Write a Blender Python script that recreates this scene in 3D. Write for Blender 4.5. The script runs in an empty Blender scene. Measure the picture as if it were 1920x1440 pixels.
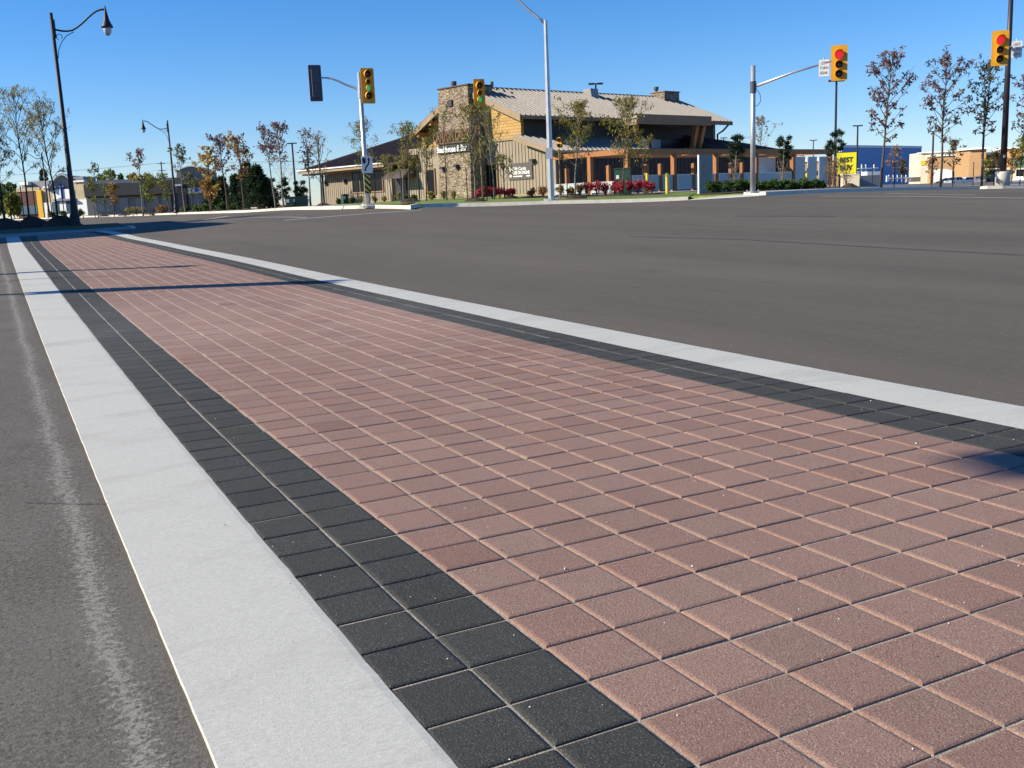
import bpy, math, random
import numpy as np
from mathutils import Vector, Matrix
from mathutils.geometry import tessellate_polygon

random.seed(7)
SC = bpy.context.scene
COL = SC.collection
R = math.radians

# ------------------------------------------------------------------ camera, world, sun, exposure
FPX, PITCH, ROLL, YAW = 1884.94, 0.181812, -0.041316, 0.468057      # focal length in px of a 1920 px wide picture
CAM = np.array([-0.67315, -2.40543, 1.08355])
FW = np.array([math.sin(YAW), math.cos(YAW)])                       # horizontal view direction
RT = np.array([math.cos(YAW), -math.sin(YAW)])                      # horizontal right
def cam_axes():
    cp, sp = math.cos(PITCH), math.sin(PITCH)
    f = np.array([FW[0]*cp, FW[1]*cp, -sp]); r = np.array([RT[0], RT[1], 0.0]); u = np.cross(r, f)
    cr, sr = math.cos(ROLL), math.sin(ROLL)
    return cr*r + sr*u, -sr*r + cr*u, f
AX_R, AX_U, AX_F = cam_axes()
cd = bpy.data.cameras.new('camera'); co = bpy.data.objects.new('camera', cd); COL.objects.link(co)
cd.sensor_fit = 'HORIZONTAL'; cd.sensor_width = 36.0; cd.lens = FPX/1920*36; cd.clip_start = 0.05; cd.clip_end = 6000
m = Matrix.Identity(4)
for i in range(3):
    m[i][0], m[i][1], m[i][2], m[i][3] = AX_R[i], AX_U[i], -AX_F[i], CAM[i]
co.matrix_world = m
SC.camera = co

SUN_AZ, SUN_EL = R(-70.0), R(29.0)                                  # clockwise from +Y
SUN_H = np.array([math.sin(SUN_AZ), math.cos(SUN_AZ)])
w = bpy.data.worlds.new('World'); SC.world = w; w.use_nodes = True
nt = w.node_tree; bg = nt.nodes['Background']
sky = nt.nodes.new('ShaderNodeTexSky'); sky.sky_type = 'NISHITA'; sky.sun_disc = False
sky.sun_elevation = SUN_EL; sky.sun_rotation = SUN_AZ
sky.altitude = 300; sky.air_density = 1.0; sky.dust_density = 0.0; sky.ozone_density = 6.0
hsv = nt.nodes.new('ShaderNodeHueSaturation'); hsv.inputs['Saturation'].default_value = 1.22; hsv.inputs['Hue'].default_value = 0.5
mul = nt.nodes.new('ShaderNodeMix'); mul.data_type = 'RGBA'; mul.blend_type = 'MULTIPLY'; mul.inputs[0].default_value = 1.0; mul.inputs[7].default_value = (1.0, .985, 1.11, 1)
nt.links.new(sky.outputs[0], hsv.inputs['Color']); nt.links.new(hsv.outputs[0], mul.inputs[6])
nt.links.new(mul.outputs[2], bg.inputs[0]); bg.inputs[1].default_value = 0.087
sl = bpy.data.lights.new('sun', 'SUN'); sl.energy = 4.6; sl.angle = R(0.53); sl.color = (1.0, 0.90, 0.70)
so = bpy.data.objects.new('sun', sl); COL.objects.link(so)
so.rotation_euler = Vector((SUN_H[0]*math.cos(SUN_EL), SUN_H[1]*math.cos(SUN_EL), math.sin(SUN_EL))).to_track_quat('Z', 'Y').to_euler()
SC.view_settings.view_transform = 'Standard'; SC.view_settings.look = 'None'
SC.view_settings.gamma = 1.0; SC.view_settings.exposure = 0.72
SC.view_settings.use_curve_mapping = False

# ------------------------------------------------------------------ helpers
def cpt(X, Z):                                                      # camera-frame metres (right, forward) -> plan point
    return CAM[:2] + RT*X + FW*Z
def ray(px, py):
    d = (px-960)/FPX*AX_R + (720-py)/FPX*AX_U + AX_F
    return d/(d[0]*FW[0]+d[1]*FW[1])
def at(px, py, Z):
    return CAM + ray(px, py)*Z
def proj(p):
    d = np.asarray(p, float)-CAM; z = d@AX_F
    return 960+FPX*(d@AX_R)/z, 720-FPX*(d@AX_U)/z
def zat(x, y, py):                                                  # height at plan point that shows at picture row py
    lo, hi = -5.0, 60.0
    for _ in range(40):
        mid = (lo+hi)/2
        if proj((x, y, mid))[1] > py: lo = mid
        else: hi = mid
    return (lo+hi)/2

# terrain: thin plate spline through surveyed points
_ctl = []
for px, py, Z in [(0,414.5,185),(90,410,150),(250,405,118),(331,402,100),(480,397.5,72),(600,393,54),(690,390.5,46),(765,391,44),
                  (900,387.5,46.2),(1034,382.5,46),(1180,380,45.5),(1290,375.5,45),(1411,368,41),(1540,361.5,42),(1660,358,46),(1800,357.5,52),(1920,355.5,56),
                  (142,424,50),(0,433,50),(230,428,48)]:
    _ctl.append(at(px, py, Z))
for px, py, Z in [(1042,367,64),(850,371.5,70),(700,381,79),(605,386,85),(1250,361,60),(1480,353,74)]:
    p = at(px, py, Z); p[2] -= 0.12; _ctl.append(p)
for px, py, Z in [(1800,346,190),(1650,348,120),(1880,352,80),(1900,345,250),(1300,357,150),(1000,370,180),(700,381,200),(400,394,220),(100,407,230)]:
    _ctl.append(at(px, py, Z))
for yy, zl, zr in [(-6,0,0),(-2,0,0),(2,.005,.005),(6,.05,.04),(10,.11,.08),(15,.185,.16),(21,.25,.225),(32,.32,.34),(43.5,.37,.46)]:
    _ctl.append(np.array([-.4, yy, zl])); _ctl.append(np.array([3.61, yy, zr]))
for X, Z, z in [(-60,0,0),(60,0,0),(0,-60,0),(14,6,0),(-14,6,.02),(12,20,.22),(25,25,.3),(22,12,.1),(-25,30,.25),(-40,60,.45),(-60,100,.8)]:
    c = cpt(X, Z); _ctl.append(np.array([c[0], c[1], z]))
for k in range(16):
    a = k*math.tau/16; _ctl.append(np.array([420*math.sin(a), 420*math.cos(a), 0.95]))
_ctl = np.array(_ctl)
def _U(r2):
    return np.where(r2 > 1e-9, .5*r2*np.log(np.maximum(r2, 1e-9)), 0)
_S = 30.0
_P = _ctl[:, :2]/_S
_n = len(_P)
_K = _U(((_P[:, None]-_P[None])**2).sum(-1)) + np.eye(_n)*2e-3
_Q = np.hstack([np.ones((_n, 1)), _P])
_A = np.block([[_K, _Q], [_Q.T, np.zeros((3, 3))]])
_W = np.linalg.solve(_A, np.concatenate([_ctl[:, 2], np.zeros(3)]))
def gzv(xy):
    xy = np.atleast_2d(np.asarray(xy, float)); r = np.hypot(xy[:, 0], xy[:, 1])
    q = xy*np.minimum(1, 420/np.maximum(r, 1e-6))[:, None]/_S
    out = np.empty(len(q))
    for a in range(0, len(q), 20000):
        b = q[a:a+20000]
        k = _U(((b[:, None]-_P[None])**2).sum(-1))
        out[a:a+20000] = k@_W[:_n] + _W[_n] + b@_W[_n+1:]
    return out
def gz(x, y): return float(gzv([(x, y)])[0])
def gnd(px, py):                                                    # where a picture ray meets the terrain
    d = ray(px, py); t = np.concatenate([np.linspace(1, 20, 800), np.linspace(20.1, 220, 2000)])
    P = CAM+np.outer(t, d); h = gzv(P[:, :2])
    k = np.argmax(P[:, 2] < h)
    return P[k] if P[k, 2] < h[k] else P[-1]

class MB:
    def __init__(self): self.v = []; self.f = []; self.mi = []; self.c = []
    def add(self, verts, faces, mi=0, col=None):
        b = len(self.v); self.v += [tuple(map(float, p)) for p in verts]
        for f in faces:
            self.f.append([b+i for i in f]); self.mi.append(mi); self.c.append(col)
    def hexa(self, p, mi=0, col=None):                              # 4 bottom (ccw), 4 top
        self.add(p, [(3,2,1,0),(4,5,6,7),(0,1,5,4),(1,2,6,5),(2,3,7,6),(3,0,4,7)], mi, col)
    def obox(self, o, a, b, c, mi=0, col=None):
        o, a, b, c = (np.asarray(q, float) for q in (o, a, b, c))
        if np.dot(np.cross(a, b), c) < 0: a, b = b, a
        self.hexa([o, o+a, o+a+b, o+b, o+c, o+a+c, o+a+b+c, o+b+c], mi, col)
    def box(self, cx, cy, cz, sx, sy, sz, rz=0, mi=0, col=None):
        a = np.array([math.cos(rz), math.sin(rz), 0])*sx; b = np.array([-math.sin(rz), math.cos(rz), 0])*sy
        self.obox(np.array([cx, cy, cz])-a/2-b/2-np.array([0, 0, sz/2]), a, b, (0, 0, sz), mi, col)
    def tube(self, pts, rad, n=8, mi=0, caps=True, col=None):
        pts = [np.asarray(p, float) for p in pts]
        if np.isscalar(rad): rad = [rad]*len(pts)
        b = len(self.v); prev = None
        for i, p in enumerate(pts):
            t = pts[min(i+1, len(pts)-1)]-pts[max(i-1, 0)]; t = t/(np.linalg.norm(t)+1e-12)
            if prev is None:
                h = np.array([0, 0, 1.0]) if abs(t[2]) < .9 else np.array([1.0, 0, 0])
                u = np.cross(t, h)
            else: u = prev-t*np.dot(prev, t)
            u = u/(np.linalg.norm(u)+1e-12); prev = u; v = np.cross(t, u)
            for k in range(n):
                a = math.tau*k/n; self.v.append(tuple(p+rad[i]*(math.cos(a)*u+math.sin(a)*v)))
        for i in range(len(pts)-1):
            for k in range(n):
                k2 = (k+1) % n
                self.f.append([b+i*n+k, b+i*n+k2, b+(i+1)*n+k2, b+(i+1)*n+k]); self.mi.append(mi); self.c.append(col)
        if caps:
            self.f.append([b+k for k in range(n)][::-1]); self.mi.append(mi); self.c.append(col)
            self.f.append([b+(len(pts)-1)*n+k for k in range(n)]); self.mi.append(mi); self.c.append(col)
    def lathe(self, x, y, prof, n=16, mi=0, col=None):              # prof: (radius, z)
        self.tube([(x, y, z) for r, z in prof], [r for r, z in prof], n, mi, True, col)
    def poly(self, pts, mi=0, col=None):
        pts = [Vector(p) for p in pts]
        tr = tessellate_polygon([pts]); nrm = Vector((0, 0, 0))
        fs = []
        for t in tr:
            fs.append(tuple(t))
        self.add(pts, fs, mi, col)
    def plate(self, pts, off, mi=0, col=None):                      # polygon extruded by vector off
        n = len(pts); P = [np.asarray(p, float) for p in pts]; Q = [p+np.asarray(off, float) for p in P]
        tr = tessellate_polygon([[Vector(p) for p in P]])
        fs = [tuple(t) for t in tr]+[tuple(i+n for i in t[::-1]) for t in tr]
        fs += [(i, (i+1) % n, (i+1) % n+n, i+n) for i in range(n)]
        self.add(P+Q, fs, mi, col)
    def build(self, name, mats, parent=None, smooth=False, colattr=False):
        me = bpy.data.meshes.new(name); me.from_pydata(self.v, [], self.f)
        if not isinstance(mats, (list, tuple)): mats = [mats]
        for q in mats: me.materials.append(q)
        if len(mats) > 1: me.polygons.foreach_set('material_index', self.mi)
        if smooth: me.polygons.foreach_set('use_smooth', [True]*len(me.polygons))
        if colattr:
            at_ = me.color_attributes.new('tint', 'FLOAT_COLOR', 'CORNER')
            buf = []
            for f, c in zip(self.f, self.c):
                buf += [*(c or (1, 1, 1)), 1.0]*len(f)
            at_.data.foreach_set('color', buf)
        me.update(); me.validate()
        o = bpy.data.objects.new(name, me); COL.objects.link(o)
        if parent is not None: o.parent = parent; o.matrix_parent_inverse = inv(parent)
        return o
def inv(p):
    mm = Matrix.LocRotScale(p.location, p.rotation_euler, p.scale)
    if p.parent is not None: mm = (p.parent.matrix_basis if False else Matrix.LocRotScale(p.parent.location, p.parent.rotation_euler, p.parent.scale)) @ p.matrix_parent_inverse @ mm
    return mm.inverted()
def fixn(o):
    import bmesh
    bm = bmesh.new(); bm.from_mesh(o.data); bmesh.ops.recalc_face_normals(bm, faces=bm.faces); bm.to_mesh(o.data); bm.free(); return o
def tag(o, label, cat, group=None, kind=None):
    if label: o['label'] = label
    if cat: o['category'] = cat
    if group: o['group'] = group
    if kind: o['kind'] = kind
    return o
def thing(name, label, cat, loc, group=None):
    o = bpy.data.objects.new(name, None); COL.objects.link(o); o.location = tuple(map(float, loc)); o.empty_display_size = .3
    return tag(o, label, cat, group)
def struct(name, mb, mats, **k):
    o = mb.build(name, mats, **k); o['kind'] = 'structure'; return o
def text_mesh(name, s, size, mat, origin, right, up, parent=None, depth=0.01, align='CENTER', xs=1.0, bold=0.0):
    cu = bpy.data.curves.new(name+'_curve', 'FONT'); cu.body = s; cu.size = size; cu.extrude = depth; cu.align_x = align; cu.align_y = 'CENTER'
    cu.resolution_u = 3; cu.offset = bold; cu.space_line = .95
    t = bpy.data.objects.new(name+'_curve', cu); COL.objects.link(t)
    dg = bpy.context.evaluated_depsgraph_get()
    me = bpy.data.meshes.new_from_object(t.evaluated_get(dg)); bpy.data.objects.remove(t); bpy.data.curves.remove(cu)
    r = np.asarray(right, float); r /= np.linalg.norm(r); u = np.asarray(up, float); u /= np.linalg.norm(u); n = np.cross(r, u)
    o0 = np.asarray(origin, float)
    for v in me.vertices:
        q = o0+r*v.co.x*xs+u*v.co.y+n*v.co.z; v.co = q
    me.materials.clear(); me.materials.append(mat); me.name = name
    o = bpy.data.objects.new(name, me); COL.objects.link(o)
    if parent is not None: o.parent = parent; o.matrix_parent_inverse = inv(parent)
    return o

# ------------------------------------------------------------------ materials
def newmat(name):
    mt = bpy.data.materials.new(name); mt.use_nodes = True
    return mt, mt.node_tree, mt.node_tree.nodes['Principled BSDF']
def mat(name, c, rough=.7, var=.15, scale=6.0, bump=0.0, bscale=60.0, metal=0.0, spec=.5, stretch=(1, 1, 1), emit=None, dirt=None):
    mt, t, b = newmat(name); N, L = t.nodes, t.links
    b.inputs['Roughness'].default_value = rough; b.inputs['Metallic'].default_value = metal; b.inputs['Specular IOR Level'].default_value = spec
    tc = N.new('ShaderNodeTexCoord'); mp = N.new('ShaderNodeMapping'); mp.inputs['Scale'].default_value = stretch
    L.new(tc.outputs['Object'], mp.inputs[0])
    nz = N.new('ShaderNodeTexNoise'); nz.inputs['Scale'].default_value = scale; nz.inputs['Detail'].default_value = 6; nz.inputs['Roughness'].default_value = .65
    L.new(mp.outputs[0], nz.inputs[0])
    mx = N.new('ShaderNodeMix'); mx.data_type = 'RGBA'
    mx.inputs[6].default_value = (*[max(0, q*(1-var)) for q in c], 1); mx.inputs[7].default_value = (*[min(1, q*(1+var)) for q in c], 1)
    mr = N.new('ShaderNodeMapRange'); mr.inputs[1].default_value = .3; mr.inputs[2].default_value = .7
    L.new(nz.outputs[0], mr.inputs[0]); L.new(mr.outputs[0], mx.inputs[0]); L.new(mx.outputs[2], b.inputs['Base Color'])
    if dirt:
        nd = N.new('ShaderNodeTexNoise'); nd.inputs['Scale'].default_value = dirt[1]; nd.inputs['Detail'].default_value = 8; nd.inputs['Roughness'].default_value = .75; L.new(mp.outputs[0], nd.inputs[0])
        md = N.new('ShaderNodeMapRange'); md.inputs[1].default_value = .50; md.inputs[2].default_value = .78; md.inputs[4].default_value = dirt[2]; L.new(nd.outputs[0], md.inputs[0])
        m3 = N.new('ShaderNodeMix'); m3.data_type = 'RGBA'; L.new(md.outputs[0], m3.inputs[0]); L.new(mx.outputs[2], m3.inputs[6]); m3.inputs[7].default_value = (*dirt[0], 1); L.new(m3.outputs[2], b.inputs['Base Color'])
    if bump:
        n2 = N.new('ShaderNodeTexNoise'); n2.inputs['Scale'].default_value = bscale; n2.inputs['Detail'].default_value = 4
        bp = N.new('ShaderNodeBump'); bp.inputs['Strength'].default_value = bump; bp.inputs['Distance'].default_value = .02
        L.new(mp.outputs[0], n2.inputs[0]); L.new(n2.outputs[0], bp.inputs['Height']); L.new(bp.outputs[0], b.inputs['Normal'])
    if emit:
        b.inputs['Emission Color'].default_value = (*emit[0], 1); b.inputs['Emission Strength'].default_value = emit[1]
    return mt
def asphalt_mat():
    mt, t, b = newmat('asphalt'); N, L = t.nodes, t.links
    b.inputs['Roughness'].default_value = .95; b.inputs['Specular IOR Level'].default_value = .15
    geo = N.new('ShaderNodeTexCoord'); P = geo.outputs['Object']
    def noise(scale, detail=4, st=None, rough=.6, rot=0):
        n = N.new('ShaderNodeTexNoise'); n.inputs['Scale'].default_value = scale; n.inputs['Detail'].default_value = detail; n.inputs['Roughness'].default_value = rough
        if st is not None:
            mp = N.new('ShaderNodeMapping'); mp.inputs['Scale'].default_value = st; mp.inputs['Rotation'].default_value = (0, 0, rot); L.new(P, mp.inputs[0]); L.new(mp.outputs[0], n.inputs[0])
        else: L.new(P, n.inputs[0])
        return n.outputs[0]
    def rng(x, a, b_, c=0, d=1):
        n = N.new('ShaderNodeMapRange'); n.inputs[1].default_value = a; n.inputs[2].default_value = b_; n.inputs[3].default_value = c; n.inputs[4].default_value = d; L.new(x, n.inputs[0]); return n.outputs[0]
    def math_(op, x, y):
        n = N.new('ShaderNodeMath'); n.operation = op; n.use_clamp = False
        for i, q in enumerate((x, y)):
            if isinstance(q, (int, float)): n.inputs[i].default_value = q
            else: L.new(q, n.inputs[i])
        return n.outputs[0]
    def mix(f, a, b_):
        n = N.new('ShaderNodeMix'); n.data_type = 'RGBA'
        if isinstance(f, (int, float)): n.inputs[0].default_value = f
        else: L.new(f, n.inputs[0])
        for i, q in ((6, a), (7, b_)):
            if isinstance(q, tuple): n.inputs[i].default_value = (*q, 1)
            else: L.new(q, n.inputs[i])
        return n.outputs[2]
    sep = N.new('ShaderNodeSeparateXYZ'); L.new(P, sep.inputs[0])
    new = mix(rng(noise(.35, 5, (1.0, .16, 1), .6, R(24)), .3, .7), (.110, .095, .080), (.148, .129, .109))
    new = mix(rng(noise(5, 3, (1, .12, 1), .5, R(24)), .35, .75, 0, .22), new, (.076, .068, .06))
    new = mix(rng(noise(1.1, 4, (1, .05, 1), .55, R(70)), .55, .72, 0, .25), new, (.08, .072, .064))
    new = mix(rng(noise(.8, 5, (1, 1, 1), .6), .62, .70, 0, .4), new, (.066, .06, .054))
    new = mix(rng(noise(16, 3, (1, 1, 1), .7), .52, .72, 0, .5), new, (.17, .155, .135))
    old = mix(rng(noise(1.6, 6), .3, .7), (.100, .089, .079), (.152, .138, .123))
    old = mix(rng(noise(60, 4, (1, 1, 1), .8), .46, .60, 0, .75), old, (.21, .195, .172))
    old = mix(rng(noise(2.6, 5, (1, .45, 1), .7), .5, .75, 0, .5), old, (.19, .18, .165))
    # scuffed grey streak beside the left band
    dx = math_('ABSOLUTE', math_('ADD', math_('ADD', sep.outputs[0], .525), math_('MULTIPLY', math_('SUBTRACT', noise(1.3, 4, (1, 1, 1)), .5), .10)), 0)
    band = rng(dx, .0, .15, 1, 0)
    fl0 = math_('ADD', noise(48, 6, (1, 1, 1), .8), math_('MULTIPLY', math_('SUBTRACT', band, .74), .34))
    flakes = rng(fl0, .52, .59)
    st = math_('MULTIPLY', rng(band, 0, .12), flakes)
    old = mix(rng(noise(70, 3, (1, 1, 1), .7), .45, .34, 0, .7), old, (.045, .04, .036))
    old = mix(st, old, (.29, .275, .245))
    side = rng(sep.outputs[0], -.42, -.40)                          # older asphalt on the left of the crossing
    base = mix(side, old, new)
    grain = noise(210, 2, (1, 1, 1), .6)
    base = mix(rng(grain, .58, .72, 0, .6), base, (.22, .20, .175))
    base = mix(rng(grain, .40, .26, 0, .6), base, (.035, .033, .032))
    blot = rng(noise(.05, 4), .35, .65, .9, 1.08)
    hs = N.new('ShaderNodeHueSaturation'); L.new(base, hs.inputs['Color']); L.new(blot, hs.inputs['Value'])
    L.new(hs.outputs[0], b.inputs['Base Color'])
    bp = N.new('ShaderNodeBump'); bp.inputs['Strength'].default_value = .55; bp.inputs['Distance'].default_value = .006
    L.new(noise(140, 4, (1, 1, 1), .7), bp.inputs['Height']); L.new(bp.outputs[0], b.inputs['Normal'])
    return mt
def paver_mat(name, c1, c2, speck):
    mt, t, b = newmat(name); N, L = t.nodes, t.links
    b.inputs['Roughness'].default_value = .9; b.inputs['Specular IOR Level'].default_value = .3
    tc = N.new('ShaderNodeTexCoord'); P = tc.outputs['Object']
    va = N.new('ShaderNodeVertexColor'); va.layer_name = 'tint'
    sp = N.new('ShaderNodeSeparateColor'); L.new(va.outputs[0], sp.inputs[0])
    def noise(s, d=4, r=.6):
        n = N.new('ShaderNodeTexNoise'); n.inputs['Scale'].default_value = s; n.inputs['Detail'].default_value = d; n.inputs['Roughness'].default_value = r; L.new(P, n.inputs[0]); return n.outputs[0]
    def rng(x, a, b_, c=0, d=1):
        n = N.new('ShaderNodeMapRange'); n.inputs[1].default_value = a; n.inputs[2].default_value = b_; n.inputs[3].default_value = c; n.inputs[4].default_value = d; L.new(x, n.inputs[0]); return n.outputs[0]
    def mix(f, a, b_):
        n = N.new('ShaderNodeMix'); n.data_type = 'RGBA'; L.new(f, n.inputs[0])
        for i, q in ((6, a), (7, b_)):
            if isinstance(q, tuple): n.inputs[i].default_value = (*q, 1)
            else: L.new(q, n.inputs[i])
        return n.outputs[2]
    col = mix(sp.outputs[0], c1, c2)
    col = mix(rng(noise(9, 5), .45, .75, 0, .55), col, tuple(q*.80 for q in c2))      # centre wear and grey film
    col = mix(rng(noise(260, 2, .5), .54, .70, 0, .75), col, speck)
    col = mix(rng(noise(200, 3, .6), .46, .30, 0, .8), col, tuple(q*.35 for q in c1))
    hv = N.new('ShaderNodeHueSaturation'); L.new(col, hv.inputs['Color']); L.new(sp.outputs[1], hv.inputs['Value'])
    # sun-bleached, dusty traffic lane across the middle of the crossing
    sx = N.new('ShaderNodeSeparateXYZ'); L.new(P, sx.inputs[0])
    la = N.new('ShaderNodeMath'); la.operation = 'ADD'; L.new(sx.outputs[1], la.inputs[0]); la.inputs[1].default_value = -7.2
    lb = N.new('ShaderNodeMath'); lb.operation = 'ABSOLUTE'; L.new(la.outputs[0], lb.inputs[0])
    lc = N.new('ShaderNodeMath'); lc.operation = 'MULTIPLY'; L.new(rng(lb.outputs[0], .4, 3.4, .75, .12), lc.inputs[0]); L.new(rng(noise(.9, 5), .34, .66, .25, 1), lc.inputs[1])
    lane = lc.outputs[0]
    fin = mix(lane, hv.outputs[0], tuple(min(1, q*1.22+.045) for q in c2))
    L.new(fin, b.inputs['Base Color'])
    bp = N.new('ShaderNodeBump'); bp.inputs['Strength'].default_value = .85; bp.inputs['Distance'].default_value = .005
    L.new(noise(170, 4, .7), bp.inputs['Height']); L.new(bp.outputs[0], b.inputs['Normal'])
    return mt
def leaf_mat():
    mt, t, b = newmat('foliage'); N, L = t.nodes, t.links
    va = N.new('ShaderNodeVertexColor'); va.layer_name = 'tint'
    L.new(va.outputs[0], b.inputs['Base Color']); b.inputs['Roughness'].default_value = .55; b.inputs['Specular IOR Level'].default_value = .35
    tr = N.new('ShaderNodeBsdfTranslucent'); ms = N.new('ShaderNodeMixShader'); ms.inputs[0].default_value = .35
    L.new(va.outputs[0], tr.inputs[0]); L.new(b.outputs[0], ms.inputs[1]); L.new(tr.outputs[0], ms.inputs[2])
    L.new(ms.outputs[0], N['Material Output'].inputs[0])
    return mt
def stone_mat():
    mt, t, b = newmat('ledge_stone'); N, L = t.nodes, t.links
    b.inputs['Roughness'].default_value = .9
    tc = N.new('ShaderNodeTexCoord'); mp = N.new('ShaderNodeMapping'); mp.inputs['Scale'].default_value = (3.6, 3.6, 10.5); L.new(tc.outputs['Object'], mp.inputs[0])
    nz = N.new('ShaderNodeTexNoise'); nz.inputs['Scale'].default_value = 1.3; L.new(mp.outputs[0], nz.inputs[0])
    ad = N.new('ShaderNodeMix'); ad.data_type = 'RGBA'; ad.blend_type = 'ADD'; ad.inputs[0].default_value = .5; L.new(mp.outputs[0], ad.inputs[6]); L.new(nz.outputs[1], ad.inputs[7])
    vo = N.new('ShaderNodeTexVoronoi'); vo.inputs['Scale'].default_value = 1.0; L.new(ad.outputs[2], vo.inputs[0])
    ve = N.new('ShaderNodeTexVoronoi'); ve.feature = 'DISTANCE_TO_EDGE'; ve.inputs['Scale'].default_value = 1.0; L.new(ad.outputs[2], ve.inputs[0])
    cr = N.new('ShaderNodeValToRGB'); e = cr.color_ramp.elements
    e[0].position = 0; e[0].color = (.17, .12, .08, 1); e[1].position = 1; e[1].color = (.50, .39, .27, 1)
    for p_, c in ((.3, (.26, .19, .13)), (.55, (.36, .29, .20)), (.8, (.30, .25, .20))):
        q = e.new(p_); q.color = (*c, 1)
    sp = N.new('ShaderNodeSeparateColor'); L.new(vo.outputs['Color'], sp.inputs[0]); L.new(sp.outputs[0], cr.inputs[0])
    mr = N.new('ShaderNodeMapRange'); mr.inputs[2].default_value = .09; L.new(ve.outputs[0], mr.inputs[0])
    mx = N.new('ShaderNodeMix'); mx.data_type = 'RGBA'; mx.inputs[6].default_value = (.16, .125, .09, 1); L.new(mr.outputs[0], mx.inputs[0]); L.new(cr.outputs[0], mx.inputs[7])
    L.new(mx.outputs[2], b.inputs['Base Color'])
    bp = N.new('ShaderNodeBump'); bp.inputs['Strength'].default_value = .9; bp.inputs['Distance'].default_value = .06
    m2 = N.new('ShaderNodeMath'); m2.operation = 'ADD'; L.new(mr.outputs[0], m2.inputs[0]); L.new(sp.outputs[1], m2.inputs[1])
    L.new(m2.outputs[0], bp.inputs['Height']); L.new(bp.outputs[0], b.inputs['Normal'])
    return mt
def brick_mat(name, c1, c2, mortar, sx, sy, off=.5):
    mt, t, b = newmat(name); N, L = t.nodes, t.links
    b.inputs['Roughness'].default_value = .85
    tc = N.new('ShaderNodeTexCoord'); sp = N.new('ShaderNodeSeparateXYZ'); L.new(tc.outputs['Object'], sp.inputs[0])
    ad = N.new('ShaderNodeMath'); ad.operation = 'SUBTRACT'; L.new(sp.outputs[0], ad.inputs[0]); L.new(sp.outputs[1], ad.inputs[1])
    cb = N.new('ShaderNodeCombineXYZ'); L.new(ad.outputs[0], cb.inputs[0]); L.new(sp.outputs[2], cb.inputs[1])
    br = N.new('ShaderNodeTexBrick'); br.inputs['Color1'].default_value = (*c1, 1); br.inputs['Color2'].default_value = (*c2, 1); br.inputs['Mortar'].default_value = (*mortar, 1)
    br.inputs['Scale'].default_value = 1; br.inputs['Brick Width'].default_value = sx; br.inputs['Row Height'].default_value = sy; br.inputs['Mortar Size'].default_value = .015; br.offset = off
    L.new(cb.outputs[0], br.inputs[0]); L.new(br.outputs[0], b.inputs['Base Color'])
    bp = N.new('ShaderNodeBump'); bp.inputs['Strength'].default_value = .6; bp.inputs['Distance'].default_value = .03; bp.invert = True
    L.new(br.outputs['Fac'], bp.inputs['Height']); L.new(bp.outputs[0], b.inputs['Normal'])
    return mt
def glass_mat(name, c, rough=.06, spec=.8):
    mt, t, b = newmat(name); b.inputs['Base Color'].default_value = (*c, 1); b.inputs['Roughness'].default_value = rough; b.inputs['Specular IOR Level'].default_value = spec
    N, L = t.nodes, t.links
    nz = N.new('ShaderNodeTexNoise'); nz.inputs['Scale'].default_value = .6; tc = N.new('ShaderNodeTexCoord'); L.new(tc.outputs['Object'], nz.inputs[0])
    bp = N.new('ShaderNodeBump'); bp.inputs['Strength'].default_value = .05; L.new(nz.outputs[0], bp.inputs['Height']); L.new(bp.outputs[0], b.inputs['Normal'])
    return mt

M = {}
M['asphalt'] = asphalt_mat()
M['red'] = paver_mat('red_paver', (.250, .132, .101), (.295, .184, .146), (.46, .375, .32))
M['dark'] = paver_mat('charcoal_paver', (.031, .0315, .0295), (.049, .050, .046), (.18, .18, .16))
M['sand'] = mat('joint_sand', (.36, .315, .255), .95, .35, 40, .4, 200)
M['conc'] = mat('concrete_band', (.50, .495, .455), .9, .16, 160, .2, 520, stretch=(.4, 1, 1), dirt=((.31, .30, .275), 2.4, .7))
M['kerb'] = mat('kerb_concrete', (.58, .54, .45), .9, .12, 4, .2, 40, dirt=((.30, .27, .22), 1.2, .5))
M['walk'] = mat('sidewalk_concrete', (.52, .50, .45), .9, .1, 2, .2, 60)
M['paint'] = mat('road_paint', (.42, .42, .41), .8, .25, 8)
M['seam'] = mat('asphalt_seam_or_shadow', (.068, .064, .061), .8, .25, 3)
M['lawn'] = mat('lawn', (.165, .225, .035), .95, .45, 1.6, .8, 30)
M['dryg'] = mat('dry_verge', (.15, .12, .065), .95, .4, 1.2, .8, 30)
M['mulch'] = mat('mulch', (.052, .032, .022), .95, .5, 9, 1.0, 40)
M['lot'] = mat('parking_asphalt', (.12, .115, .11), .9, .2, .4)
M['galv'] = mat('galvanised_steel', (.52, .53, .54), .45, .12, 3, 0, metal=.6, dirt=((.33, .33, .32), 4, .5))
M['black'] = mat('black_painted_metal', (.010, .011, .018), .55, .2, 4)
M['navy'] = mat('dark_bronze_metal', (.028, .022, .03), .45, .2, 4)
M['yellow'] = mat('signal_yellow', (.72, .35, .010), .5, .05, 5, dirt=((.45, .24, .02), 5, .5))
M['sigback'] = mat('signal_back', (.065, .075, .10), .6, .1, 5)
M['lens'] = glass_mat('dark_lens', (.012, .01, .01), .15)
M['lred'] = mat('lit_red', (.5, .02, .02), .4, 0, emit=((1, .03, .06), .4))
M['lgrn'] = mat('lit_green', (.02, .4, .2), .4, 0, emit=((.02, .9, .42), .22))
M['white'] = mat('white_paint', (.78, .78, .77), .6, .05, 3)
M['ink'] = mat('black_ink', (.015, .015, .016), .6, 0)
M['greyink'] = mat('grey_lettering', (.16, .15, .15), .6, 0)
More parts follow.
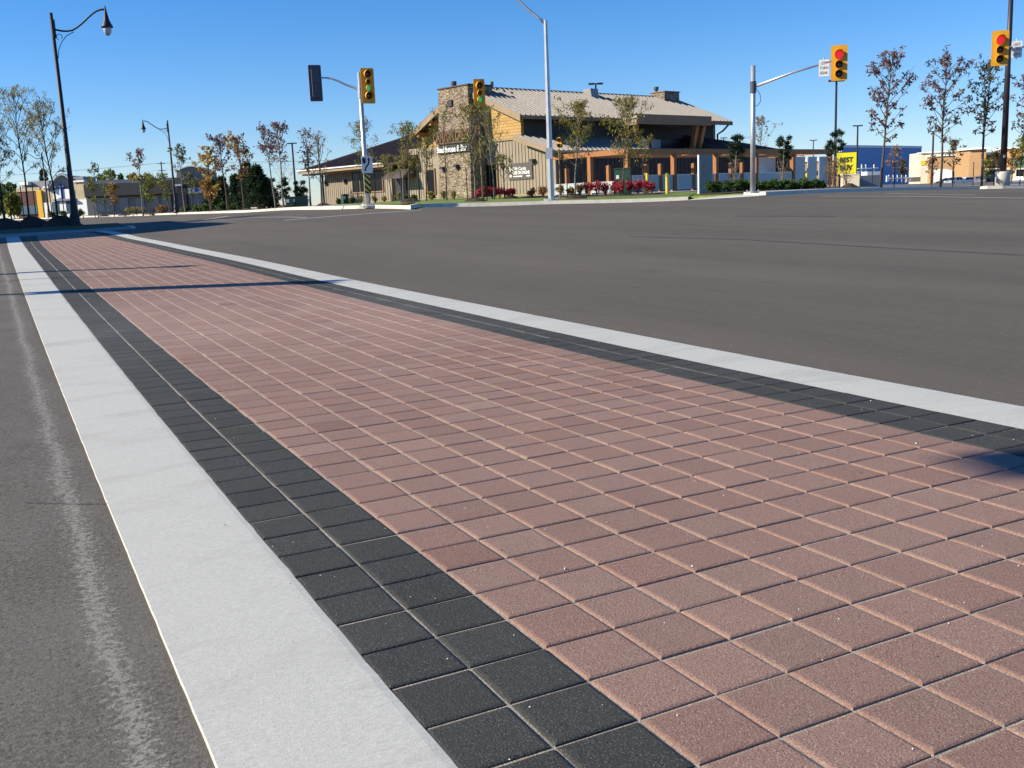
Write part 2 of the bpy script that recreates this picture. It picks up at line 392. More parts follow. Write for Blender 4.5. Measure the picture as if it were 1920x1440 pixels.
M['bark'] = mat('bark', (.10, .075, .058), .95, .35, 14, .5, 40)
M['palebark'] = mat('pale_bark', (.22, .19, .16), .95, .35, 14, .5, 40)
M['stake'] = mat('stake_wood', (.035, .028, .022), .9, .3, 9)
M['leaf'] = leaf_mat()
M['stone'] = stone_mat()
M['cedar'] = brick_mat('cedar_shingle', (.52, .335, .13), (.44, .27, .095), (.30, .16, .05), .42, .19)
M['siding'] = mat('taupe_siding', (.295, .245, .185), .8, .1, 1.5)
M['batten'] = mat('taupe_batten', (.325, .27, .205), .8, .1, 1.5)
M['dsiding'] = mat('shade_darkened_siding', (.055, .05, .047), .8, .1, 1.5)  # siding copy darkened in colour to stand for the shade on these walls
M['trim'] = mat('brown_trim', (.25, .155, .085), .7, .12, 2)
M['fascia'] = mat('tan_fascia', (.30, .215, .13), .7, .12, 2)
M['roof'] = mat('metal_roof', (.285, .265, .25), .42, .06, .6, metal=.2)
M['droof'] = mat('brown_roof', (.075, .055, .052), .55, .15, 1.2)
M['timber'] = mat('cedar_timber', (.34, .128, .038), .7, .2, 3, stretch=(3, 3, .6))
M['timberd'] = mat('stained_beam', (.40, .175, .06), .7, .2, 3)
M['dglass'] = glass_mat('dark_window', (.010, .010, .012), .25, .25)
M['bglass'] = glass_mat('store_glass', (.05, .10, .17), .1)
M['frost'] = mat('frosted_panel', (.40, .47, .50), .45, .06, 2)
M['brass'] = mat('bronze_letters', (.22, .10, .035), .4, .2, 8, metal=.3)
M['banner'] = mat('banner_cloth', (.085, .075, .078), .7, .1, 3)
M['ygreen'] = mat('bollard_yellow', (.75, .56, .05), .5, .06, 4)
M['utilg'] = mat('utility_green', (.02, .065, .045), .5, .15, 4)
M['slab'] = mat('sign_slab', (.20, .225, .25), .6, .06, 2)
M['slabe'] = mat('sign_slab_edge', (.72, .72, .71), .6, .05, 2)
M['pane'] = glass_mat('painted_sky_pane', (.30, .38, .45), .3)  # pale blue sky reflection put into the base colour
M['signface'] = mat('sign_face_yellow', (.85, .76, .02), .5, .03, 3)
M['dbrick'] = mat('dark_brick', (.10, .04, .03), .85, .25, 3)
M['redbrick'] = mat('red_brick', (.27, .13, .09), .85, .15, 2)
M['beige'] = mat('beige_render', (.46, .38, .24), .85, .12, 1)
M['cream'] = mat('cream_render', (.58, .52, .40), .85, .06, .6)
M['tan'] = mat('tan_render', (.42, .25, .12), .85, .08, .6)
M['greywall'] = mat('grey_render', (.24, .235, .22), .85, .1, .8)
M['dgrey'] = mat('dark_fascia', (.075, .072, .062), .7, .15, .8)
M['greyroof'] = mat('grey_roof', (.20, .21, .24), .6, .1, .8)
M['navywall'] = mat('navy_wall', (.02, .025, .04), .6, .1, 1)
M['ygold'] = mat('golden_panel', (.72, .42, .02), .7, .06, 1)
M['bluewall'] = mat('blue_wall', (.20, .34, .62), .8, .06, .3, stretch=(1, 1, 4))
M['bluesign'] = mat('blue_lettering', (.05, .08, .4), .5, .05, 3)
M['greenw'] = mat('green_panel', (.05, .12, .075), .8, .1, 1)
M['carwhite'] = mat('white_car_paint', (.75, .75, .76), .25, .02, 2)
M['carsilver'] = mat('silver_car_paint', (.42, .43, .45), .25, .03, 2, metal=.5)
M['cargrey'] = mat('grey_car_paint', (.10, .11, .13), .25, .03, 2, metal=.3)
M['cardark'] = mat('dark_blue_car_paint', (.015, .03, .055), .22, .03, 2)
M['tail'] = mat('tail_lamp', (.4, .01, .01), .3, 0)
M['copper'] = mat('copper_letters', (.19, .10, .04), .5, .3, 6)
M['signbrown'] = mat('sign_brown', (.09, .045, .028), .7, .5, 5)
M['dgrass'] = mat('shade_darkened_grass', (.045, .055, .02), .95, .5, 1.8, .8, 30)  # lawn copy with the corner's shade put into its colour
M['walkd'] = mat('shade_darkened_paving', (.26, .25, .235), .9, .12, 2, .2, 60)  # sidewalk copy coloured darker for the shadowed corner

# ------------------------------------------------------------------ ground, crossing, kerbs
def build_ground():
    mb = MB()
    rs = [0.0]+list(np.geomspace(.5, 3200, 210)); ns = 300
    X = []
    for r in rs[1:]:
        for k in range(ns):
            a = math.tau*k/ns; X.append((CAM[0]+r*math.sin(a), CAM[1]+r*math.cos(a)))
    X = np.array([[CAM[0], CAM[1]]]+X); z = gzv(X)
    mb.v = [(x, y, h) for (x, y), h in zip(X, z)]
    for k in range(ns): mb.f.append([0, 1+(k+1) % ns, 1+k])
    for i in range(len(rs)-2):
        for k in range(ns):
            k2 = (k+1) % ns; mb.f.append([1+i*ns+k, 1+i*ns+k2, 1+(i+1)*ns+k2, 1+(i+1)*ns+k])
    mb.mi = [0]*len(mb.f); mb.c = [None]*len(mb.f)
    o = struct('road', mb, M['asphalt'], smooth=True); return o
build_ground()

SP = 0.2
# the crossing's long lines bend slightly: offsets fitted to surveyed points on each line
LINES = {-.402: [(110,717.5),(75,625),(51,550),(35,507.5),(16,460),(10,447)], 0.: [(242.5,715),(162.5,615),(113.7,547.5),(92.5,515),(50,460),(32.5,446)],
         .4: [(382.5,718.7),(318.7,665),(240,600),(182.5,547.5),(135,507.5),(92.5,472.5)],
         2.8: [(1181,688.7),(950,632.5),(770,587.5),(600,542.5),(480,511)], 3.2: [(960,607.5),(770,565),(642.5,536),(480,500)],
         3.61: [(1440,676),(1185,631),(960,585),(855,566),(680,530),(480,486),(375,466),(250,447),(186,431.5)]}
_lx, _lc = [], []
for c, pts in LINES.items():
    rows, rhs = [], []
    for q in pts:
        p = gnd(*q); v = max(0, p[1])/20
        wt = 1/(1+v*2)
        rows.append([v*v*wt, v**3*wt, v*wt*.5]); rhs.append((p[0]-c)*wt)
    rows += [[.35, 0, 0], [0, .35, 0], [0, 0, .35]]; rhs += [0, 0, 0]
    k_ = .35 if c < 1 else 1.6; rows[-3:] = [[k_, 0, 0], [0, k_, 0], [0, 0, k_]]
    s = np.linalg.lstsq(np.array(rows), np.array(rhs), rcond=None)[0]
    _lx.append(c); _lc.append(s)
_lx = np.array(_lx); _lc = np.array(_lc)
def warp(c, y):
    v = np.maximum(0, y)/20; k = [np.interp(c, _lx, _lc[:, i]) for i in range(3)]
    return c + k[0]*v*v + k[1]*v**3 + k[2]*v*.5
Y0, Y1 = -3.2, 44.0
def ymax(c): return np.interp(c, [-.4, 3.6], [43.2, 44.0])

def build_crossing():
    rr = random.Random(3)
    # sand bed
    ys = np.concatenate([np.arange(Y0, 12, .4), np.arange(12, Y1+.1, 1.0)])
    cs = np.linspace(-.05, 3.25, 9)
    mb = MB(); n = len(cs)
    P = [(warp(c, y), min(y, ymax(c))) for y in ys for c in cs]; z = gzv(P)
    mb.v = [(x, y, h+float(np.interp(y, [0, 2, 8], [.0108, .0122, .0136]))) for (x, y), h in zip(P, z)]
    mb.f = [[i*n+k, i*n+k+1, (i+1)*n+k+1, (i+1)*n+k] for i in range(len(ys)-1) for k in range(n-1)]; mb.mi = [0]*len(mb.f); mb.c = [None]*len(mb.f)
    struct('joint_sand_bed', mb, M['sand'], smooth=True)
    # pavers: every stone modelled with a rounded top edge, one paved surface
    mb = MB(); J = .0029
    rows = int((Y1-Y0)/SP)
    G = [(warp(c*SP, Y0+r*SP), Y0+r*SP) for r in range(rows+1) for c in range(17)]
    gzs = gzv(G)
    for r in range(rows):
        near = Y0+r*SP < 14
        for c in range(16):
            i = r*17+c; cor = [np.array([*G[q], gzs[q]]) for q in (i, i+1, i+18, i+17)]
            if cor[0][1] > ymax(c*SP)-.2: continue
            mid = sum(cor)/4
            red = 2 <= c < 14
            tint = (min(1, max(0, rr.gauss(.5, .22))), max(.72, min(1.3, rr.gauss(1, .055))), rr.random())
            dx, dy, dz, rot = rr.gauss(0, .0009), rr.gauss(0, .0010), rr.gauss(0, .0006), rr.gauss(0, .0035)
            tx, ty = rr.gauss(0, .0028), rr.gauss(0, .0028)
            rings = []
            for ins, dep in (((J, .010), (J+.0005, -.0058), (J+.0025, -.0025), (J+.006, -.0006), (J+.0115, .0006)) if near else ((J, .010), (J+.0015, -.004), (J+.009, .0008))):
                dep = -dep if dep == .010 else dep
                ring = []
                for p in cor:
                    d = p-mid; L_ = abs(d[:2]); q = d.copy()
                    q[0] = math.copysign(max(0, abs(d[0])-ins), d[0]); q[1] = math.copysign(max(0, abs(d[1])-ins), d[1])
                    x = q[0]-rot*q[1]; y = q[1]+rot*q[0]
                    ring.append((mid[0]+x+dx, mid[1]+y+dy, mid[2]+q[2]+.0165+dep+dz+tx*x+ty*y))
                rings.append(ring)
            k = len(rings); vs = [p for g in rings for p in g]
            fs = [(4*a+b, 4*a+(b+1) % 4, 4*(a+1)+(b+1) % 4, 4*(a+1)+b) for a in range(k-1) for b in range(4)]+[tuple(4*(k-1)+b for b in range(4))]
            mb.add(vs, fs, 0 if red else 1, tint)
    struct('crosswalk_paving', mb, [M['red'], M['dark']], colattr=True)
    # concrete edge bands, each with a slightly irregular arris
    for ca, cb in ((-.402, .0035), (3.197, 3.612)):
        mb = MB(); ys = np.concatenate([np.arange(Y0, 6, .08), np.arange(6, 16, .25), np.arange(16, Y1+.5, .5)])
        L_ = []
        for y in ys:
            j1, j2 = rr.gauss(0, .0006), rr.gauss(0, .0012)
            xa, xb = warp(ca, y)+j1, warp(cb, y)+j2; yy = min(y, ymax(ca))
            L_ += [(xa, yy), (xa+.003, yy), ((xa+xb)/2, yy), (xb-.02, yy), (xb, yy)]
        zz = gzv(L_)
        hs = [-.004, .0100, .0140, .0168, .0155] if ca < 0 else [.0150, .0155, .0170, .0150, -.01]
        for k, ((x, y), h) in enumerate(zip(L_, zz)): mb.v.append((x, y, h+hs[k % 5]))
        n = 5
        mb.f = [[i*n+k, i*n+k+1, (i+1)*n+k+1, (i+1)*n+k] for i in range(len(ys)-1) for k in range(n-1)]; mb.mi = [0]*len(mb.f); mb.c = [None]*len(mb.f)
        struct('concrete_edge_band', mb, M['conc'])
build_crossing()

def pxpts(lst): return [at(*q)[:2] for q in lst]
def sheet(name, rows, mtl, lift, kind='structure', smooth=True, skirt=.22):
    """rows: list of plan polylines of equal length; draped on the terrain"""
    mb = MB(); n = len(rows[0]); P = [tuple(p) for r in rows for p in r]; z = gzv(P)
    lf = [lift(i, k) if callable(lift) else lift for i in range(len(rows)) for k in range(n)]
    mb.v = [(x, y, h+l) for (x, y), h, l in zip(P, z, lf)]
    mb.f = [[i*n+k, i*n+k+1, (i+1)*n+k+1, (i+1)*n+k] for i in range(len(rows)-1) for k in range(n-1)]; R_ = len(rows); ring = [k for k in range(n)]+[i*n+n-1 for i in range(1, R_)]+[(R_-1)*n+k for k in range(n-2, -1, -1)]+[i*n for i in range(R_-2, 0, -1)]
    if skirt:
        b0 = len(mb.v); mb.v += [(mb.v[q][0], mb.v[q][1], mb.v[q][2]-skirt) for q in ring]; L_ = len(ring)
        mb.f += [[ring[i], b0+i, b0+(i+1) % L_, ring[(i+1) % L_]] for i in range(L_)]
    mb.mi = [0]*len(mb.f); mb.c = [None]*len(mb.f)
    o = mb.build(name, mtl, smooth=smooth and not skirt); o['kind'] = kind; return o
def resample(pts, step):
    pts = [np.asarray(p, float) for p in pts]; out = [pts[0]]
    for a, b in zip(pts, pts[1:]):
        n = max(1, int(np.linalg.norm(b-a)/step))
        for k in range(1, n+1): out.append(a+(b-a)*k/n)
    return out
def offs(pts, d, side=1):
    pts = [np.asarray(p, float) for p in pts]; out = []
    for i in range(len(pts)):
        t = pts[min(i+1, len(pts)-1)]-pts[max(0, i-1)]; t /= np.linalg.norm(t)
        out.append(pts[i]+side*d*np.array([-t[1], t[0]]))
    return out
def kerb(pts, step=2.0, h=.15, wdt=.22, mtl='kerb', side=1):
    q = resample(pts, step)
    rows = [q, offs(q, .09, side), offs(q, wdt, side), offs(q, wdt+.01, side)]
    hh = [-.02, h, h+.005, h-.06]
    o = sheet('kerb', rows, M[mtl], lambda i, k: hh[i], smooth=False); return o
# far kerb, left part (running away) / middle / right part
KL = pxpts([(-250,424,330),(0,414.5,185),(90,410,150),(250,405,118),(331,402,100),(480,397.5,72),(600,393,54),(690,390.5,46),(758,391.5,43.6)])
KN = pxpts([(758,391.5,43.6),(770,393,43.0),(777,391,44.2),(790,390.8,46.3)])
KM = pxpts([(790,390.8,46.3),(900,387.5,46.2),(1034,382.5,46),(1180,380,45.5),(1250,377.5,45.2),(1290,375.5,45)])
KA = pxpts([(1290,375.5,45),(1330,373,43.6),(1380,370,42),(1440,367,41)])
KR = pxpts([(1440,367,41),(1480,365,41.2),(1540,361.5,42),(1660,358,46),(1800,357.5,52),(1920,355.5,56),(2300,350,70)])
kerb(KL, 3); kerb(KN, .5); kerb(KM, 2); kerb(KR, 2)
sheet('sidewalk_ramp', [resample(KA, 1), offs(resample(KA, 1), .35), offs(resample(KA, 1), 2.6), offs(resample(KA, 1), 2.7)], M['walk'], lambda i, k: [.008, .05, .13, .10][i])
def belt(name, line, ds, mtl, lift, step=3):
    q = resample(line, step); sheet(name, [offs(q, d) for d in ds], mtl, lift)
belt('sidewalk', KL[:7], [.2, 1.0, 1.9], M['walk'], .155)
belt('verge', KL[:6], [1.9, 4, 7, 11, 15], M['dryg'], lambda i, k: [.15, .19, .2, .15, -.02][i])
LM = KL[5:8]+KM
belt('lawn', LM, [.2, 2, 5, 9, 13, 17], M['lawn'], lambda i, k: [.145, .15, .15, .14, .13, .125][i], 2)
def quad_sheet(name, px4, mtl, lift, n=12):
    a, b, c, d = [at(px, 368, Z)[:2] for px, Z in px4]
    rows = [[(a+(b-a)*u/n)*(1-v/n)+(d+(c-d)*u/n)*v/n for u in range(n+1)] for v in range(n+1)]
    return sheet(name, rows, mtl, lift)
quad_sheet('lawn', [(1284,47),(1436,43.4),(1600,56),(1300,60)], M['lawn'], .128)
belt('sidewalk', KR[:4], [.2, 1.1, 2.21], M['walk'], lambda i, k: [.156, .17, .19][i], 2)
belt('mulch_bed', KR[3:], [.2, 2, 5, 8], M['mulch'], lambda i, k: [.146, .2, .2, -.02][i], 2)
# paved pad under and beside the restaurant, car park behind
# median nose on the right
MN = pxpts([(1836,361.5,47.5),(1850,362.8,46.6),(1880,362,46.4),(1920,361,46.5),(2100,358,47)])
qn = resample(MN, .7); sheet('kerb', [qn, offs(qn, .05), offs(qn, .6), offs(qn, 1.6), offs(qn, 1.63)], M['kerb'], lambda i, k: [-.02, .15, .16, .16, -.02][i], smooth=False)
# strip of car park kerb beyond the mulch
KP = pxpts([(1560,352.5,64),(1650,351,70),(1750,350.5,76),(1850,350,82),(2000,348,90)])
kerb(KP, 2, .16, 1.2, 'walk')
# near left corner beyond the crossing: sidewalk, kerb, grass
def corner():
    ax = np.linspace(-40, 4.9, 24)
    e = [(x, 43.4+.02*x) for x in ax]
    sheet('corner_sidewalk', [e, [(x, y+.05) for x, y in e], [(x, y+2.6) for x, y in e]], M['walkd'], lambda i, k: [.02, .03, .10][i])
    g = [(x, y+2.6) for x, y in e]
    sheet('corner_grass', [g, [(x, y+1) for x, y in g], [(x, y+4.2) for x, y in g], [(x, y+4.3) for x, y in g]], M['dgrass'], lambda i, k: [.10, .13, .15, -.05][i])
    e2 = [(4.9+.3*math.sin(t), 43.5+t*2.2) for t in np.linspace(0, 3.1, 8)]
    kerb(e2, 1, .12, .2)
corner()
# painted lines on the far carriageway, asphalt seams, one painted shadow
def strip(name, pts, wd, mtl, lift=.006, step=1.5):
    q = resample(pts, step); o = sheet(name, [offs(q, -wd/2), offs(q, wd/2)], M[mtl], lift, skirt=0); return o
for pl, wd in (([(380,412.3),(428,405.5)], .3), ([(532,413.5),(700,400),(790,394.5)], .24), ([(395,413),(575,408)], .14), ([(1540,368.3),(1690,368.5),(1920,372)], .16), ([(1660,363),(1830,366)], .14)):
    strip('road_marking', [gnd(*q)[:2] for q in pl], wd, 'paint')
strip('asphalt_seam_or_shadow', [gnd(*q)[:2] for q in [(1180,444),(1400,449.5),(1560,459),(1700,467),(1920,479)]], .10, 'seam', .004, .6)
strip('asphalt_seam_or_shadow', [gnd(*q)[:2] for q in [(1380,405),(1560,406.5)]], .28, 'seam', .004, .6)  # dark strip painted in place of a thin cast shadow
strip('asphalt_seam_or_shadow', [gnd(*q)[:2] for q in [(40,944),(130,948),(236,946)]], .005, 'seam', .004, .2)

# ------------------------------------------------------------------ restaurant
E1 = RT*.66-FW*.751; E2 = RT*.751+FW*.66
E1 /= np.linalg.norm(E1); E2 = np.array([-E1[1], E1[0]])
BO = cpt(3.27, 64)
ZB = 1.16
KZ = .965
def zk(z): return 1.08+(z-1.08)*KZ
def Lp(s, t, z): q = BO-E1*s+E2*t; return np.array([q[0], q[1], zk(z)])
D1 = np.array([*(-E1), 0]); D2 = np.array([*E2, 0]); DZ = np.array([0, 0, KZ])
_pad = [[(BO-E1*s+E2*t) for s in np.linspace(-7, -.02, 6)] for t in np.linspace(-.5, 24, 9)]
sheet('patio', _pad, M['walk'], .135)
_pk = [[(BO-E1*s+E2*t) for s in np.linspace(-60, 60, 14)] for t in np.linspace(26, 90, 9)]
sheet('parking_lot', _pk, M['lot'], .05)

rest = thing('restaurant', 'timber and taupe restaurant with a tapered stone tower and pale metal roof', 'building', (*BO, ZB))
def part(mb, name, m, parent=None, **k): return fixn(mb.build(name, m if not isinstance(m, str) else M[m], rest if parent is None else parent, **k))
TH = .25
def sbox(mb, s0, s1, t0, t1, z0, z1): mb.obox(Lp(s0, t0, z0), D1*(s1-s0), D2*(t1-t0), DZ*(z1-z0))
def battens(mb, s0, s1, t, z0, ztop, gap=.36, axis='s'):
    n = int((s1-s0)/gap)
    for k in range(n+1):
        s = s0+(s1-s0)*k/n
        zt = ztop(s) if callable(ztop) else ztop
        if zt-z0 < .15: continue
        if axis == 's': mb.obox(Lp(s-.03, t-.035, z0), D1*.06, D2*.04, DZ*(zt-z0))
        else: mb.obox(Lp(t+.002, s-.03, z0), D1*-.035, D2*.06, DZ*(zt-z0))
PK, PZ = 8.0, 8.83                         # ridge position and height
def rz_main(s): return PZ-(s-PK)*.48 if s > PK else PZ-(PK-s)*.408
# front wall (one face with openings closed by windows set proud)
mb = MB()
mb.plate([Lp(0,0,ZB),Lp(0,0,4.1),Lp(3.04,0,5.1),Lp(15.4,0,5.1),Lp(15.4,0,4.0),Lp(27.2,0,4.0),Lp(27.2,0,ZB)], D2*TH)
wall = part(mb, 'wall', 'siding')
mb = MB(); sbox(mb, 0, TH, TH+.002, 26, ZB, 4.2); w2 = part(mb, 'wall', 'dsiding'); w2['label'] = 'shade-darkened side wall behind the pergola'
mb = MB(); mb.plate([Lp(27.2-TH, TH+.002, ZB), Lp(27.2-TH, 18, ZB), Lp(27.2-TH, 18, 4.0), Lp(27.2-TH, TH+.002, 4.0)], D1*TH); part(mb, 'wall', 'siding')
mb = MB(); battens(mb, 0, 8.0, 0, ZB+.25, lambda s: 4.1+min(s, 3.3)*.30 if s < 3.3 else 5.05, .3); part(mb, 'siding_batten', 'batten', wall)
mb = MB(); battens(mb, 12.6, 15.3, 0, ZB+.25, 5.0, .3); part(mb, 'siding_batten', 'batten', wall)
mb = MB(); battens(mb, 17.4, 27.1, 0, ZB+.2, 3.95, .3); part(mb, 'siding_batten', 'batten', wall)
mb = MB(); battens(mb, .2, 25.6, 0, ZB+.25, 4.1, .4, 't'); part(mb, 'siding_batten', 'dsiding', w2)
for q in ((-.03, 8.1, ZB+.25), (17.4, 27.23, ZB+.16)): mb = MB(); sbox(mb, q[0], q[1], -.06, -.001, ZB-.1, q[2]); part(mb, 'plinth', 'fascia')
# cedar gable, upper walls
mb = MB(); mb.plate([Lp(3.04,-.02,5.12),Lp(3.04,-.02,6.6),Lp(PK,-.02,PZ-.1),Lp(13.6,-.02,6.0),Lp(13.6,-.02,5.12)], D2*TH); part(mb, 'gable_wall', 'cedar')
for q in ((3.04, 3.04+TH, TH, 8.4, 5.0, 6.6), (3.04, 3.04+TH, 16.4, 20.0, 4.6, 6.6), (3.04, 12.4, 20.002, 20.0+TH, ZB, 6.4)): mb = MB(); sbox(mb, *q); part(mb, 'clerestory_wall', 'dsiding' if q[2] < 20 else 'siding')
mb = MB(); mb.plate([Lp(3.04,20.1,6.4),Lp(PK,20.1,PZ-.1),Lp(13.4,20.1,6.0)], D2*TH); part(mb, 'gable_wall', 'siding')
mb = MB(); sbox(mb, 2.7, 7.2, -.1, -.022, 4.98, 5.14); part(mb, 'trim_band', 'fascia')
# roof: slabs with standing seams
def slope(mb, pts_a, pts_b, thick=.16, seam=.42, rib=.10, m2=None):
    """pts_a: eave start,end ; pts_b: ridge start,end. ribs run eave->ridge"""
    a0, a1 = map(np.asarray, pts_a); b0, b1 = map(np.asarray, pts_b)
    nrm = np.cross(a1-a0, b0-a0); nrm /= np.linalg.norm(nrm)
    if nrm[2] < 0: nrm = -nrm
    mb.plate([a0, a1, b1, b0], -nrm*thick)
    if seam:
        n = int(np.linalg.norm(a1-a0)/seam)
        for k in range(n+1):
            f = k/n; p = a0+(a1-a0)*f; q = b0+(b1-b0)*f; d = (a1-a0)/np.linalg.norm(a1-a0)
            if np.linalg.norm(q-p) < .2: continue
            mb.obox(p-d*.03+nrm*.002, d*.06, q-p, nrm*rib)
mb = MB(); slope(mb, (Lp(2.1,-.9,rz_main(2.1)), Lp(2.1,20.9,rz_main(2.1))), (Lp(PK,-.9,PZ), Lp(PK,20.9,PZ)))
roof = part(mb, 'roof', 'roof')
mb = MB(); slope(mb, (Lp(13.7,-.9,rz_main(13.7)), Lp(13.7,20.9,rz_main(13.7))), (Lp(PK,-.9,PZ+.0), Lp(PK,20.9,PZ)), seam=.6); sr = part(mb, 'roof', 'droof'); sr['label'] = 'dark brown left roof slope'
mb = MB(); mb.tube([Lp(PK,-.92,PZ+.03), Lp(PK,20.9,PZ+.03)], .09, 6); part(mb, 'ridge_cap', 'droof', roof)
# rake boards and gutters
def board(mb, p, q, h=.36, th=.07, nd=None):
    p, q = np.asarray(p), np.asarray(q); mb.obox(p-DZ*h, q-p, (nd if nd is not None else -D2)*th, DZ*h)
mb = MB(); board(mb, Lp(2.05,-.9,rz_main(2.05)+.04), Lp(PK,-.9,PZ+.06), .42); part(mb, 'rake_board', 'fascia')
mb = MB(); board(mb, Lp(PK,-.9,PZ+.06), Lp(13.75,-.9,rz_main(13.75)+.04), .42); part(mb, 'rake_board', 'fascia')
mb = MB(); mb.obox(Lp(2.12,-.85,rz_main(2.1)-.24), D1*-.16, D2*9.2, DZ*.2); part(mb, 'gutter', 'trim')
# soffit beams under the gable overhang
mb = MB()
for s, zz in ((11.4, 6.55), (12.9, 5.85)): mb = MB(); mb.obox(Lp(s, -.85, zz), D1*.25, D2*.82, DZ*.3); part(mb, 'bracket', 'timberd')
# lower aisle roofs
mb = MB(); slope(mb, (Lp(-.55,-.7,4.02), Lp(-.55,8.3,4.02)), (Lp(3.04,-.7,5.16), Lp(3.04,8.3,5.16)), .14); part(mb, 'aisle_roof', 'roof')
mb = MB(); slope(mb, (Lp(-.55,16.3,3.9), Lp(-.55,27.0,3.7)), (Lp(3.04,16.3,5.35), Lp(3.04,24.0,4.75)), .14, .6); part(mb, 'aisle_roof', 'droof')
mb = MB(); board(mb, Lp(-.58,-.7,4.05), Lp(3.04,-.7,5.19), .30); part(mb, 'rake_board', 'fascia')
# left wing roof
ZE = 4.16
mb = MB(); e0, e1_, r0, r1 = Lp(29.2,-1.1,ZE), Lp(14.6,-1.1,ZE), Lp(21.5,6.5,7.05), Lp(11.5,6.5,7.05)
slope(mb, (e0, e1_), (r0, r1), .14, .45); 
wl_roof = part(mb, 'wing_roof', 'droof')
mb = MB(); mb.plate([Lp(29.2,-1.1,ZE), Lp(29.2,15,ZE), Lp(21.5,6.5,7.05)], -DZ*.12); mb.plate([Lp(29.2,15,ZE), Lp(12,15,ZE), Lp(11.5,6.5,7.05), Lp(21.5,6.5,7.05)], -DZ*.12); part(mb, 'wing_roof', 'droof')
mb = MB(); mb.tube([e0+DZ*.05, r0+DZ*.05, r1+DZ*.05], .07, 6); part(mb, 'hip_cap', 'droof', wl_roof)
mb = MB(); mb.obox(Lp(29.25,-1.14,ZE-.26), -D1*12.4, -D2*.12, DZ*.27); part(mb, 'fascia_board', 'fascia')
mb = MB(); mb.obox(Lp(29.27,-1.265,ZE-.03), -D1*12.4, -D2*.10, DZ*.10); part(mb, 'gutter', 'slabe')
mb = MB(); sbox(mb, 16.8, 29.0, -1.02, 0-.002, ZE-.40, ZE-.28); part(mb, 'soffit', 'trim')
mb = MB(); mb.tube([Lp(27.35,-.12,ZE-.4), Lp(27.35,-.12,ZB)], .09, 8); part(mb, 'downspout', 'black')
mb = MB(); mb.tube([Lp(17.45,-.12,ZE-.4), Lp(17.45,-.12,ZB)], .08, 8); part(mb, 'downspout', 'black')
# windows
def window(s0, s1, z0, z1, t=-.0, parent=None, bars=0):
    mb = MB(); f = .09
    for a in ((s0-f, s1+f, z0-f, z0), (s0-f, s1+f, z1, z1+f), (s0-f, s0, z0, z1), (s1, s1+f, z0, z1)): mb.obox(Lp(a[0], t-.09, a[2]), D1*(a[1]-a[0]), D2*.089, DZ*(a[3]-a[2]))
    for k in range(bars):
        s = s0+(s1-s0)*(k+1)/(bars+1); mb.obox(Lp(s-.03, t-.07, z0), D1*.06, D2*.06, DZ*(z1-z0))
    fr = part(mb, 'window', 'trim')
    mb = MB(); mb.obox(Lp(s0, t-.045, z0), D1*(s1-s0), D2*.04, DZ*(z1-z0)); part(mb, 'pane', 'dglass', fr)
window(18.85, 23.0, 2.15, 3.75, bars=3)
window(12.35, 13.2, 1.75, 3.45)
window(5.55, 7.0, 1.75, 3.5, bars=1)
# entrance between wing and tower; a flat dark sheet paints the recess shade
mb = MB(); sbox(mb, 15.5, 17.3, -.012, .0, ZB, 3.95); part(mb, 'recess_shade_sheet', 'navy')
mb = MB(); sbox(mb, 15.75, 16.55, -.06, -.013, ZB, 3.3); d_ = part(mb, 'door', 'dglass')
mb = MB(); mb.tube([Lp(15.9,-.12,2.1), Lp(15.9,-.12,2.6)], .02, 6); part(mb, 'handle', 'galv', d_)
mb = MB(); mb.plate([Lp(14.6,-.02,3.0), Lp(14.6,-1.3,2.95), Lp(14.6,-.02,4.1)], D1*2.6); part(mb, 'awning', 'droof')
# stone tower, tapering
TA, TB_ = 6.55, 10.1; TT = 8.82
mb = MB(); tp = .20
mb.hexa([Lp(TB_,-1.5,ZB-.1), Lp(TA,-1.5,ZB-.1), Lp(TA,.9,ZB-.1), Lp(TB_,.9,ZB-.1), Lp(TB_-tp,-1.2,TT), Lp(TA+tp,-1.2,TT), Lp(TA+tp,.9,TT), Lp(TB_-tp,.9,TT)])
tower = part(mb, 'stone_tower', 'stone')
mb = MB(); sbox(mb, TA+tp-.08, TB_-tp+.08, -1.28, .98, TT+.002, TT+.08); part(mb, 'coping', 'signbrown', tower)
mb = MB(); pt = Lp(9.2, -.4, 0); mb.lathe(pt[0], pt[1], [(.15, zk(TT+.11)), (.15, zk(TT+.28)), (.2, zk(TT+.29)), (.2, zk(TT+.5)), (.17, zk(TT+.54))], 14); part(mb, 'flue', 'sigback', tower)
mb = MB(); sbox(mb, 8.35, 8.8, -1.36, -1.2, 7.6, 8.0); part(mb, 'vent', 'navy', tower)
# sign on the tower
def tfront(z): return -1.5+.30*(z-ZB)/(TT-ZB)
zs0, zs1 = 5.05, 5.95
mb = MB(); mb.obox(Lp(TB_-.0, tfront(5.5)-.14, zs0), -D1*3.55, D2*.1, DZ*(zs1-zs0)); sg = part(mb, 'sign_panel', 'signbrown')
tcen = (TA+TB_)/2
text_mesh('sign_lettering', 'CANYON CREEK', .86, M['copper'], Lp(tcen, tfront(5.5)-.17, (zs0+zs1)/2), -D1, DZ, rest, .05, xs=.60, bold=.012)
mb = MB(); mb.obox(Lp(TB_+.02, tfront(4.6)-.12, 4.42), -D1*3.6, D2*.06, DZ*.5); part(mb, 'sign_panel', 'navy')
text_mesh('sign_lettering', 'Steakhouse & Bar', .56, M['white'], Lp(tcen+.05, tfront(4.6)-.14, 4.66), -D1, DZ, rest, .05, xs=.80, bold=.014)
